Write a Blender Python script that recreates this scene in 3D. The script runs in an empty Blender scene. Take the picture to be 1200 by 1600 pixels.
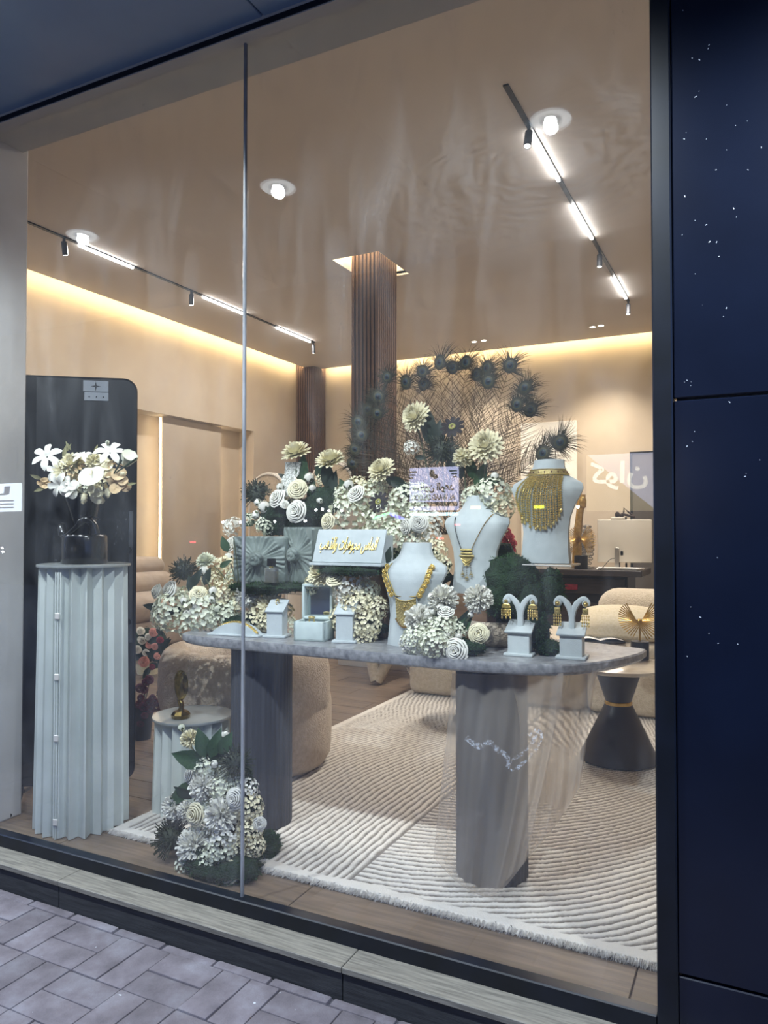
import bpy, bmesh, math, random
import numpy as np
from mathutils import Vector, Matrix
random.seed(7)
SC = bpy.context.scene
COL = SC.collection
PI = math.pi

# ------------------------------------------------------------------ camera
FPX = 1165.0
YAW = math.radians(26.6)
PITCH = math.atan(26 / FPX)
EYE = 1.38
cam_d = bpy.data.cameras.new('camera')
cam_d.sensor_fit = 'VERTICAL'
cam_d.sensor_height = 36.0
cam_d.lens = FPX / 1600 * 36.0
cam_d.clip_start = 0.05
cam_d.clip_end = 200
cam = bpy.data.objects.new('camera', cam_d)
COL.objects.link(cam)
cam.location = (0, 0, EYE)
cam.rotation_euler = (PI / 2 + PITCH, 0, YAW)
SC.camera = cam

# ------------------------------------------------------------------ world, exposure
w = bpy.data.worlds.new('dusk'); SC.world = w; w.use_nodes = True
w.node_tree.nodes['Background'].inputs[0].default_value = (0.13, 0.24, 0.60, 1)
w.node_tree.nodes['Background'].inputs[1].default_value = 1.6
SC.view_settings.view_transform = 'Standard'
SC.view_settings.look = 'None'
SC.view_settings.gamma = 1.0
SC.view_settings.use_curve_mapping = False
SC.view_settings.exposure = 0.75
SC.cycles.use_denoising = True
SC.cycles.use_adaptive_sampling = False
SC.cycles.max_bounces = 8
SC.cycles.diffuse_bounces = 4
SC.cycles.transparent_max_bounces = 18
SC.cycles.sample_clamp_indirect = 6.0
SC.cycles.caustics_reflective = False
SC.cycles.caustics_refractive = False

COOL = (0.84, 0.94, 1.0)
WARM = (1.0, 0.80, 0.58)
GOLDLED = (1.0, 0.74, 0.36)

# ------------------------------------------------------------------ camera maths used to find where things stand
_cy, _sy, _cp, _sp = math.cos(YAW), math.sin(YAW), math.cos(PITCH), math.sin(PITCH)
_R = Vector((_cy, _sy, 0)); _F = Vector((-_sy * _cp, _cy * _cp, _sp)); _U = Vector((_sy * _sp, -_cy * _sp, _cp))
def ray(u, v): return _F + _R * ((u - 600) / FPX) + _U * ((800 - v) / FPX)
def aty(u, v, y):
    d = ray(u, v); t = y / d.y; return Vector((d.x * t, y, EYE + d.z * t))
def atz(u, v, z):
    d = ray(u, v); t = (z - EYE) / d.z; return Vector((d.x * t, d.y * t, z))
def atx(u, v, x):
    d = ray(u, v); t = x / d.x; return Vector((x, d.y * t, EYE + d.z * t))
def pxm(u, v, y, px):           # metres spanned by px pixels at depth plane y
    d = ray(u, v); return px / FPX * (y / d.y)

# ------------------------------------------------------------------ mesh helpers
class MB:
    def __init__(s): s.v = []; s.f = []
    def add(s, vs, fs):
        n = len(s.v); s.v += [tuple(p) for p in vs]; s.f += [tuple(i + n for i in f) for f in fs]; return s
    def box(s, c, d, rz=0, M=None):
        x, y, z = d[0] / 2, d[1] / 2, d[2] / 2
        vs = [Vector((a * x, b * y, e * z)) for a in (-1, 1) for b in (-1, 1) for e in (-1, 1)]
        m = M if M is not None else Matrix.Rotation(rz, 3, 'Z')
        vs = [m @ p + Vector(c) for p in vs]
        return s.add(vs, [(0, 1, 3, 2), (4, 6, 7, 5), (0, 4, 5, 1), (2, 3, 7, 6), (0, 2, 6, 4), (1, 5, 7, 3)])
    def span(s, a, b): return s.box([(a[i] + b[i]) / 2 for i in range(3)], [abs(b[i] - a[i]) for i in range(3)])
    def rbox(s, c, d, r=.01, seg=2, M=None, fn=None):
        bm = bmesh.new(); bmesh.ops.create_cube(bm, size=1)
        for p in bm.verts: p.co = Vector((p.co.x * d[0], p.co.y * d[1], p.co.z * d[2]))
        bmesh.ops.bevel(bm, geom=bm.edges[:], offset=min(r, min(d) * .499), segments=seg, affect='EDGES', profile=.5)
        for p in bm.verts:
            q = p.co.copy()
            if fn: q = fn(q)
            if M is not None: q = M @ q
            p.co = q + Vector(c)
        return s.addbm(bm)
    def addbm(s, bm):
        bm.verts.index_update()
        s.add([p.co for p in bm.verts], [[q.index for q in f.verts] for f in bm.faces]); bm.free(); return s
    def grid(s, fn, nu, nv, cu=False, cv=False):
        vs = []; U = nu if cu else nu + 1; V = nv if cv else nv + 1
        for i in range(U):
            for j in range(V): vs.append(fn(i / nu, j / nv))
        fs = []
        for i in range(nu):
            for j in range(nv):
                a, b = i % U, (i + 1) % U; c, d = j % V, (j + 1) % V
                fs.append((a * V + c, b * V + c, b * V + d, a * V + d))
        return s.add(vs, fs)
    def lathe(s, prof, n=24, c=(0, 0, 0), sx=1, sy=1, M=None):
        def fn(i, j):
            r, z = prof[round(j * (len(prof) - 1))]; a = i * 2 * PI
            p = Vector((r * math.cos(a) * sx, r * math.sin(a) * sy, z))
            if M is not None: p = M @ p
            return p + Vector(c)
        s.grid(fn, n, len(prof) - 1, cu=True)
        return s
    def cyl(s, c, r, h, n=24, r2=None):
        r2 = r if r2 is None else r2
        return s.lathe([(0, 0), (r, 0), (r2, h), (0, h)], n, c)
    def sphere(s, c, r, n=12, m=8, sc=(1, 1, 1), M=None):
        def fn(i, j):
            a = i * 2 * PI; b = (j - .5) * PI
            p = Vector((r * sc[0] * math.cos(a) * math.cos(b), r * sc[1] * math.sin(a) * math.cos(b), r * sc[2] * math.sin(b)))
            if M is not None: p = M @ p
            return p + Vector(c)
        return s.grid(fn, n, m, cu=True)
    def tube(s, path, r, n=6, closed=False, cap=True):
        path = [Vector(p) for p in path]; k = len(path)
        rs = r if isinstance(r, (list, tuple)) else [r] * k
        up = None; rings = []
        for i, p in enumerate(path):
            a = path[i - 1] if (i > 0 or closed) else p
            b = path[(i + 1) % k] if (i < k - 1 or closed) else p
            t = (b - a).normalized() if (b - a).length > 1e-9 else Vector((0, 0, 1))
            if up is None:
                up = t.orthogonal().normalized()
            up = (up - t * up.dot(t))
            up = up.normalized() if up.length > 1e-6 else t.orthogonal().normalized()
            w_ = t.cross(up)
            rings.append([p + (up * math.cos(q * 2 * PI / n) + w_ * math.sin(q * 2 * PI / n)) * rs[i] for q in range(n)])
        vs = [p for rg in rings for p in rg]; fs = []
        for i in range(k if closed else k - 1):
            for q in range(n):
                a, b = i * n, ((i + 1) % k) * n
                fs.append((a + q, a + (q + 1) % n, b + (q + 1) % n, b + q))
        if cap and not closed:
            fs.append(tuple(reversed(range(n)))); fs.append(tuple(range((k - 1) * n, k * n)))
        return s.add(vs, fs)
    def torus(s, c, R, r, n=24, m=8, M=None, arc=1.0):
        def fn(i, j):
            a = i * 2 * PI * arc; b = j * 2 * PI
            p = Vector(((R + r * math.cos(b)) * math.cos(a), (R + r * math.cos(b)) * math.sin(a), r * math.sin(b)))
            if M is not None: p = M @ p
            return p + Vector(c)
        return s.grid(fn, n, m, cu=(arc >= 1), cv=True)
    def prism(s, poly, z0, z1, M=None, bev=0):
        n = len(poly)
        vs = [Vector((p[0], p[1], z0)) for p in poly] + [Vector((p[0], p[1], z1)) for p in poly]
        if M is not None: vs = [M @ p for p in vs]
        return s.add(vs, [tuple(reversed(range(n))), tuple(range(n, 2 * n))] + [(i, (i + 1) % n, n + (i + 1) % n, n + i) for i in range(n)])
    def merge(s, o, M=None, off=(0, 0, 0)):
        o_ = Vector(off); vs = [Vector(p) for p in o.v]
        if M is not None: vs = [M @ p for p in vs]
        return s.add([p + o_ for p in vs], o.f)
    def mesh(s, name, mat, smooth=True, ang=40):
        me = bpy.data.meshes.new(name); me.from_pydata(s.v, [], s.f)
        if mat is not None: me.materials.append(mat)
        if smooth:
            me.polygons.foreach_set('use_smooth', [True] * len(me.polygons))
            if ang < 180:
                bm = bmesh.new(); bm.from_mesh(me)
                for e in bm.edges:
                    if len(e.link_faces) == 2 and e.calc_face_angle(0) > math.radians(ang): e.smooth = False
                bm.to_mesh(me); bm.free()
        me.update(); return me
    def build(s, name, mat, parent=None, smooth=True, ang=40, loc=(0, 0, 0), world=False, label=None):
        if world and parent is not None:
            L = parent.matrix_world_loc if hasattr(parent, 'matrix_world_loc') else WL(parent)
            s.v = [(p[0] - L[0], p[1] - L[1], p[2] - L[2]) for p in s.v]
        return link(name, s.mesh(name, mat, smooth, ang), parent, loc, label)
def WL(o):
    L = Vector(o.location)
    while o.parent: o = o.parent; L += Vector(o.location)
    return L
def link(name, me, parent=None, loc=(0, 0, 0), label=None, rot=None, scale=None):
    o = bpy.data.objects.new(name, me); COL.objects.link(o)
    if parent is not None: o.parent = parent
    o.location = loc
    if rot is not None:
        o.rotation_mode = 'QUATERNION'; o.rotation_quaternion = rot
    if scale is not None: o.scale = (scale,) * 3 if isinstance(scale, (int, float)) else scale
    if label: o['label'] = label
    return o
def thing(name, label, cat, loc=(0, 0, 0), rz=0, group=None):
    o = bpy.data.objects.new(name, None); COL.objects.link(o); o.empty_display_size = .05
    o.location = loc; o.rotation_euler = (0, 0, rz); o['label'] = label; o['category'] = cat
    if group: o['group'] = group
    return o
def tag(o, label, cat, group=None):
    o['label'] = label; o['category'] = cat
    if group: o['group'] = group
    return o
def struct(o, label=None):
    o['kind'] = 'structure'
    if label: o['label'] = label; 
    return o
def facing(d, spin=0.0):        # quaternion whose local +Z looks along d
    return Vector(d).normalized().to_track_quat('Z', 'Y') @ Matrix.Rotation(spin, 3, 'Z').to_quaternion()
def sp(t): return t * t * (3 - 2 * t)
def lerp(a, b, t): return a + (b - a) * t
def bez(p0, p1, p2, n=10):
    p0, p1, p2 = Vector(p0), Vector(p1), Vector(p2)
    return [p0 * (1 - t) ** 2 + p1 * 2 * t * (1 - t) + p2 * t * t for t in [i / n for i in range(n + 1)]]
def catmull(P, k=6, closed=False):
    P = [Vector(p) for p in P]; n = len(P); out = []
    for i in range(n if closed else n - 1):
        g = lambda q: P[q % n] if closed else P[max(0, min(n - 1, q))]
        a, b, c, d = g(i - 1), g(i), g(i + 1), g(i + 2)
        for j in range(k):
            t = j / k
            out.append(.5 * ((2 * b) + (c - a) * t + (2 * a - 5 * b + 4 * c - d) * t * t + (3 * b - a - 3 * c + d) * t ** 3))
    if not closed: out.append(P[-1])
    return out

# ------------------------------------------------------------------ materials
def lin(c):
    if isinstance(c, str):
        c = [int(c[i:i + 2], 16) / 255 for i in (0, 2, 4)]
        return tuple(x / 12.92 if x <= .04045 else ((x + .055) / 1.055) ** 2.4 for x in c)
    return c
def newmat(name):
    m = bpy.data.materials.new(name); m.use_nodes = True
    nt = m.node_tree; return m, nt, nt.nodes, nt.links, nt.nodes['Principled BSDF']
def M_(name, col, rough=.5, metal=0.0, col2=None, scale=12, stretch=(1, 1, 1), bump=0.0, bscale=60, spec=.5,
       sheen=0.0, emit=None, estr=0.0, trans=0.0, ior=1.45, alpha=1.0, detail=4, contrast=(.35, .65), sss=0.0, bstretch=None, coat=0.0, bdist=.01):
    m, nt, N, L, b = newmat(name)
    c1 = lin(col)
    b.inputs['Base Color'].default_value = (*c1, 1); b.inputs['Roughness'].default_value = rough
    b.inputs['Metallic'].default_value = metal; b.inputs['Specular IOR Level'].default_value = spec
    b.inputs['Sheen Weight'].default_value = sheen; b.inputs['Transmission Weight'].default_value = trans
    b.inputs['IOR'].default_value = ior; b.inputs['Alpha'].default_value = alpha
    b.inputs['Coat Weight'].default_value = coat; b.inputs['Coat Roughness'].default_value = .08
    if sss: b.inputs['Subsurface Weight'].default_value = sss; b.inputs['Subsurface Radius'].default_value = (.01, .01, .008); b.inputs['Subsurface Scale'].default_value = .5
    if emit is not None:
        b.inputs['Emission Color'].default_value = (*lin(emit), 1); b.inputs['Emission Strength'].default_value = estr
    tc = N.new('ShaderNodeTexCoord')
    if col2 is not None:
        mp = N.new('ShaderNodeMapping'); mp.inputs['Scale'].default_value = stretch
        no = N.new('ShaderNodeTexNoise'); no.inputs['Scale'].default_value = scale; no.inputs['Detail'].default_value = detail
        rp = N.new('ShaderNodeValToRGB'); rp.color_ramp.elements[0].position = contrast[0]; rp.color_ramp.elements[1].position = contrast[1]
        rp.color_ramp.elements[0].color = (*c1, 1); rp.color_ramp.elements[1].color = (*lin(col2), 1)
        L.new(tc.outputs['Object'], mp.inputs[0]); L.new(mp.outputs[0], no.inputs['Vector'])
        L.new(no.outputs['Fac'], rp.inputs[0]); L.new(rp.outputs[0], b.inputs['Base Color'])
    if bump:
        mp2 = N.new('ShaderNodeMapping'); mp2.inputs['Scale'].default_value = bstretch or stretch
        n2 = N.new('ShaderNodeTexNoise'); n2.inputs['Scale'].default_value = bscale; n2.inputs['Detail'].default_value = 3
        bp = N.new('ShaderNodeBump'); bp.inputs['Strength'].default_value = bump; bp.inputs['Distance'].default_value = bdist
        L.new(tc.outputs['Object'], mp2.inputs[0]); L.new(mp2.outputs[0], n2.inputs['Vector'])
        L.new(n2.outputs['Fac'], bp.inputs['Height']); L.new(bp.outputs[0], b.inputs['Normal'])
    return m
def emis(name, col, s):
    return M_(name, (0.02, 0.02, 0.02), emit=col, estr=s)

T = {}
T['wall'] = M_('warm plaster', 'bdb09e', .85, col2='b5a795', scale=1.5, bump=.05, bscale=200)
T['ceil'] = M_('ceiling paint', 'd2cdc9', .9, col2='ccc6c1', scale=.8, bump=.03, bscale=150)
T['soffit'] = M_('soffit paint', 'b9b6b0', .8, col2='b0ada8', scale=2)
T['plaster_cool'] = M_('painted pilaster', 'c6c4c0', .85, col2='b9b6b2', scale=3, bump=.1, bscale=40)
T['clad'] = M_('navy cladding', '0c1222', .22, col2='0f1628', scale=3, spec=.5)
T['clad_spk'] = M_('paint flecks', 'c4ccd8', .7)
T['frame'] = M_('black window frame', '0d1118', .35, col2='121722', scale=8)
T['canopy'] = M_('canopy panel', '7f95b0', .3, col2='758ba8', scale=2)
T['silicone'] = M_('clear silicone', '9a9ca1', .25, col2='6f7276', scale=30, stretch=(1, 1, .2))
T['sill'] = M_('grey wood sill tile', '8a857a', .6, col2='69655d', scale=3, stretch=(3, 40, 40), bump=.1, bscale=6, bstretch=(3, 60, 60), detail=8)
T['riser'] = M_('dark riser tile', '3a3b3c', .6, col2='2a2b2d', scale=3, stretch=(3, 30, 30), bump=.15, bscale=8, bstretch=(3, 50, 50), detail=8)
T['metal_dark'] = M_('dark steel', '24262a', .45, .6)
T['black'] = M_('satin black', '101113', .4, col2='17181a', scale=20)
T['black_gloss'] = M_('gloss black', '0a0a0b', .22, coat=.2)
T['track_spot'] = M_('grey track spot', '3b3c40', .5, .3)
T['bar_light'] = emis('linear lamp', (1, .97, .92), 16)
T['spot_lens'] = emis('spot lens', (1, .93, .82), 12)
T['led_cove'] = emis('cove led', (1.0, .78, .43), 36)
T['led_panel'] = emis('panel edge led', (1, .82, .55), 15)
T['led_edge'] = emis('edge led', (1, .84, .56), 16)
T['cool_lens'] = emis('cool lens', COOL, 60)
T['cool_ring'] = M_('white lamp ring', 'e8eef2', .4, emit=COOL, estr=2.2)
T['cool_refl'] = M_('lamp reflector', '9fb4c4', .4, emit=(.5, .8, 1), estr=.7)
T['slat'] = M_('walnut slat', '6b5140', .55, col2='4e392c', scale=4, stretch=(12, 12, .6), bump=.1, bscale=30, bstretch=(10, 10, .5))
T['slat_back'] = M_('walnut backing', '3a2a20', .7, col2='2e2119', scale=6)
T['recess'] = M_('recess paint', 'f2e6cf', .8)
T['boucle'] = M_('cream boucle', 'd3c5ae', .95, col2='c4b59d', scale=40, bump=.8, bscale=110, sheen=.3, bdist=.012)
T['boucle_tan'] = M_('tan boucle', 'cdbda9', .95, col2='bdac97', scale=40, bump=.8, bscale=110, sheen=.3, bdist=.012)
T['sofa_tan'] = M_('beige velvet', 'b0a294', .9, col2='a39587', scale=10, sheen=.4, bump=.2, bscale=150)
T['pillow'] = M_('cream linen', 'd8cbb0', .9, col2='cbbd9f', scale=60, bump=.3, bscale=300)
T['marble'] = M_('grey marble', 'a2a2a3', .3, col2='6b6c70', scale=42, detail=10, contrast=(.3, .72), bump=.05, bscale=200)
T['marble_cream'] = M_('cream marble', 'cfc4b2', .2, col2='b9ac98', scale=6, detail=8)
T['leg'] = M_('charcoal fluted wood', '43444a', .55, col2='37383e', scale=5, stretch=(10, 10, .5))
T['hour'] = M_('charcoal lacquer', '2d2b2b', .4, col2='353332', scale=5)
T['brass'] = M_('brass', 'c9a761', .34, .85, col2='b08e4a', scale=30)
T['gold'] = M_('gold jewellery', 'ecd48a', .33, .8, col2='d9b863', scale=120)
T['gold_deep'] = M_('antique gold', 'd6c488', .4, .7, col2='a08c52', scale=300, bump=.5, bscale=500, bdist=.003)
T['gold_spark'] = M_('faceted gold', 'f4df96', .24, .78, col2='e0c067', scale=400)
T['antique_dark'] = M_('dark antique gold', '9c8650', .25, 1.0, col2='6f5d33', scale=40)
T['silver'] = M_('silver', 'c8c8c6', .2, 1.0)
T['steel'] = M_('brushed steel', 'b6b3ac', .35, .9)
T['velvet'] = M_('pale blue velvet', 'bfc7c7', .9, col2='b5bdbe', scale=20, sheen=.4, bump=.12, bscale=240)
T['velvet_grey'] = M_('grey velvet', 'aab0ad', .9, col2='9ea5a3', scale=20, sheen=.4)
T['leather_box'] = M_('mint leatherette', 'c9d6d2', .6, col2='c0cdca', scale=30, bump=.08, bscale=300)
T['mirror'] = M_('mirror', 'c9d2d2', .05, 1.0)
T['sage'] = M_('sage satin', '7c8781', .42, col2='68736d', scale=8, sheen=.3)
T['paper'] = M_('white pleated paper', 'd2d8d2', .85, col2='c5ccc6', scale=5, sss=0)
T['disc_top'] = M_('pedestal disc', '8f9391', .25, col2='868a88', scale=10)
T['petal_white'] = M_('white petal', 'eae8de', .7, col2='dfddd0', scale=50, sheen=.2)
T['petal_cream'] = M_('cream petal', 'ebe4c6', .7, col2='e0d8b2', scale=50, sheen=.2)
T['petal_green'] = M_('green white petal', 'e4e5d2', .7, col2='d6dabd', scale=60, sheen=.2)
T['petal_tan'] = M_('dried tan petal', 'd9c19b', .8, col2='c9ab80', scale=50)
T['petal_dark'] = M_('dark burgundy petal', '1c1719', .8, col2='241b1e', scale=50)
T['petal_red'] = M_('burgundy petal', '4a1424', .7, col2='5c1c2c', scale=50)
T['petal_pink'] = M_('pink petal', 'e3aa9c', .7, col2='d58f82', scale=50)
T['petal_crim'] = M_('crimson petal', '8a1f2c', .7, col2='6d1622', scale=50)
T['pollen'] = M_('yellow green centre', 'b9b667', .8, col2='98964a', scale=200, bump=.5, bscale=400)
T['bract'] = M_('green calyx', '55613f', .7, col2='444f33', scale=60)
T['leaf'] = M_('green leaf', '3f5b3c', .5, col2='334c34', scale=20)
T['leaf_dark'] = M_('dark leaf', '263528', .55, col2='1f2b22', scale=20)
T['leaf_pale'] = M_('dried leaf', '8d8a66', .7, col2='77744f', scale=20)
T['spike'] = M_('thistle spikes', '3b4233', .7, col2='2f3529', scale=60)
T['stem'] = M_('stem', '4b5038', .7)
T['moss'] = M_('moss', '2a4229', .95, col2='1c2f1e', scale=30, bump=1.0, bscale=160, bdist=.02)
T['moss_tuft'] = M_('moss tufts', '36552f', .95, col2='233d25', scale=40)
T['barb'] = M_('peacock barb', '453a2a', .75, col2='342c20', scale=40)
T['barb_eye'] = M_('peacock eye barbs', '3a3727', .75, col2='2a2a1e', scale=60)
T['eye_ring'] = M_('feather eye bronze', '47442c', .55, col2='383722', scale=80)
T['eye_teal'] = M_('feather eye teal', '26393e', .5, col2='1d2f38', scale=80)
T['eye_blue'] = M_('feather eye blue', '0b0e20', .45)
T['wood_dark'] = M_('dark desk wood', '39322f', .4, col2='2c2725', scale=4, stretch=(1, 12, 12))
T['wood_mid'] = M_('riser wood', '8a6a4e', .6, col2='75573e', scale=5, stretch=(1, 10, 10))
T['white'] = M_('white lacquer', 'e2ded6', .4, col2='dcd7ce', scale=5)
T['white_paper'] = M_('white paper', 'e8e6e2', .8)
T['monitor'] = M_('monitor back', 'd6cfc0', .45, col2='cec7b8', scale=3)
T['led_poster'] = M_('black display casing', '15171b', .38, col2='1a1c21', scale=6)
T['sticker'] = M_('grey sticker', '8d9299', .5, col2='848a91', scale=9)
T['sticker_dark'] = M_('sticker print', '2c3036', .6)
T['rail'] = M_('dull grey rail', '54575d', .45, .5)
T['dark_door'] = M_('dark grey door', '57524d', .6, col2='4e4945', scale=3)
T['concrete'] = M_('street wall', '25262a', .8, col2='2d2e33', scale=2)
T['joint'] = M_('paver joint', '45434a', .95, col2='5a5860', scale=60)
T['ribbon'] = M_('lace ribbon', 'd9d9d2', .85, col2='9a9b92', scale=120, contrast=(.45, .55))
T['cable'] = M_('cable', '1b1b1d', .5)
T['red_led'] = emis('red led', (1, .06, .06), 4)
T['perfume'] = M_('perfume liquid', 'b3a15c', .05, trans=.85, ior=1.36)
T['rug_base'] = None

# rug: raised cream pile, recessed taupe lines (colour follows the woven pattern stored on the mesh)
def rug_mat():
    m, nt, N, L, b = newmat('carved wool pile')
    at = N.new('ShaderNodeAttribute'); at.attribute_name = 'line'
    mx = N.new('ShaderNodeMix'); mx.data_type = 'RGBA'
    tc = N.new('ShaderNodeTexCoord'); no = N.new('ShaderNodeTexNoise'); no.inputs['Scale'].default_value = 90; no.inputs['Detail'].default_value = 4
    L.new(tc.outputs['Object'], no.inputs['Vector'])
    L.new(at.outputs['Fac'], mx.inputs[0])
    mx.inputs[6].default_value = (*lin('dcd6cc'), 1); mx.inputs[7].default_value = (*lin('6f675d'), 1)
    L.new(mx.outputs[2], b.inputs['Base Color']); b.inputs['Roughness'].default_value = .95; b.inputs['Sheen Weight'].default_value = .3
    bp = N.new('ShaderNodeBump'); bp.inputs['Strength'].default_value = .6; bp.inputs['Distance'].default_value = .006
    n2 = N.new('ShaderNodeTexNoise'); n2.inputs['Scale'].default_value = 260
    L.new(tc.outputs['Object'], n2.inputs['Vector']); L.new(n2.outputs['Fac'], bp.inputs['Height']); L.new(bp.outputs[0], b.inputs['Normal'])
    return m
T['rug'] = rug_mat()
T['rug_fringe'] = M_('rug fringe', 'd9d5ce', .95, col2='c9c4bc', scale=60, sheen=.3)

def plank_mat():
    m, nt, N, L, b = newmat('oak plank')
    tc = N.new('ShaderNodeTexCoord'); oi = N.new('ShaderNodeObjectInfo')
    mp = N.new('ShaderNodeMapping'); mp.inputs['Scale'].default_value = (1.2, 16, 16)
    cb = N.new('ShaderNodeCombineXYZ'); mul = N.new('ShaderNodeMath'); mul.operation = 'MULTIPLY'; mul.inputs[1].default_value = 37
    L.new(oi.outputs['Random'], mul.inputs[0]); L.new(mul.outputs[0], cb.inputs[2]); L.new(cb.outputs[0], mp.inputs['Location'])
    no = N.new('ShaderNodeTexNoise'); no.inputs['Scale'].default_value = 3; no.inputs['Detail'].default_value = 8
    L.new(tc.outputs['Object'], mp.inputs[0]); L.new(mp.outputs[0], no.inputs['Vector'])
    rp = N.new('ShaderNodeValToRGB'); rp.color_ramp.elements[0].position = .3; rp.color_ramp.elements[1].position = .7
    rp.color_ramp.elements[0].color = (*lin('7f6d5b'), 1); rp.color_ramp.elements[1].color = (*lin('5f5145'), 1)
    hs = N.new('ShaderNodeHueSaturation'); ma = N.new('ShaderNodeMapRange'); ma.inputs[3].default_value = .85; ma.inputs[4].default_value = 1.12
    L.new(oi.outputs['Random'], ma.inputs[0]); L.new(ma.outputs[0], hs.inputs['Value'])
    L.new(no.outputs['Fac'], rp.inputs[0]); L.new(rp.outputs[0], hs.inputs['Color']); L.new(hs.outputs[0], b.inputs['Base Color'])
    b.inputs['Roughness'].default_value = .5
    bp = N.new('ShaderNodeBump'); bp.inputs['Strength'].default_value = .15; bp.inputs['Distance'].default_value = .003
    L.new(no.outputs['Fac'], bp.inputs['Height']); L.new(bp.outputs[0], b.inputs['Normal'])
    return m
T['plank'] = plank_mat()
def paver_mat():
    m, nt, N, L, b = newmat('dusty clay paver')
    geo = N.new('ShaderNodeNewGeometry'); oi = N.new('ShaderNodeObjectInfo')
    no = N.new('ShaderNodeTexNoise'); no.inputs['Scale'].default_value = 7; no.inputs['Detail'].default_value = 9; no.inputs['Roughness'].default_value = .65
    L.new(geo.outputs['Position'], no.inputs['Vector'])
    rp = N.new('ShaderNodeValToRGB'); e = rp.color_ramp.elements
    e[0].position = .32; e[0].color = (*lin('5b5559'), 1); e[1].position = .72; e[1].color = (*lin('827f85'), 1)
    e2 = e.new(.5); e2.color = (*lin('6e676c'), 1)
    L.new(no.outputs['Fac'], rp.inputs[0])
    hs = N.new('ShaderNodeHueSaturation'); ma = N.new('ShaderNodeMapRange'); ma.inputs[3].default_value = .82; ma.inputs[4].default_value = 1.1
    L.new(oi.outputs['Random'], ma.inputs[0]); L.new(ma.outputs[0], hs.inputs['Value']); L.new(rp.outputs[0], hs.inputs['Color'])
    # chalky spots and droppings trodden into the surface
    vo = N.new('ShaderNodeTexNoise'); vo.inputs['Scale'].default_value = 26; vo.inputs['Detail'].default_value = 5
    L.new(geo.outputs['Position'], vo.inputs['Vector'])
    r2 = N.new('ShaderNodeValToRGB'); r2.color_ramp.elements[0].position = .735; r2.color_ramp.elements[1].position = .755
    L.new(vo.outputs['Fac'], r2.inputs[0])
    mx = N.new('ShaderNodeMix'); mx.data_type = 'RGBA'; L.new(r2.outputs[0], mx.inputs[0]); L.new(hs.outputs[0], mx.inputs[6]); mx.inputs[7].default_value = (*lin('c4c8cc'), 1)
    L.new(mx.outputs[2], b.inputs['Base Color']); b.inputs['Roughness'].default_value = .9
    n2 = N.new('ShaderNodeTexNoise'); n2.inputs['Scale'].default_value = 160; n2.inputs['Detail'].default_value = 4
    L.new(geo.outputs['Position'], n2.inputs['Vector'])
    bp = N.new('ShaderNodeBump'); bp.inputs['Strength'].default_value = .5; bp.inputs['Distance'].default_value = .004
    L.new(n2.outputs['Fac'], bp.inputs['Height']); L.new(bp.outputs[0], b.inputs['Normal'])
    return m
T['paver'] = paver_mat()

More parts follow.
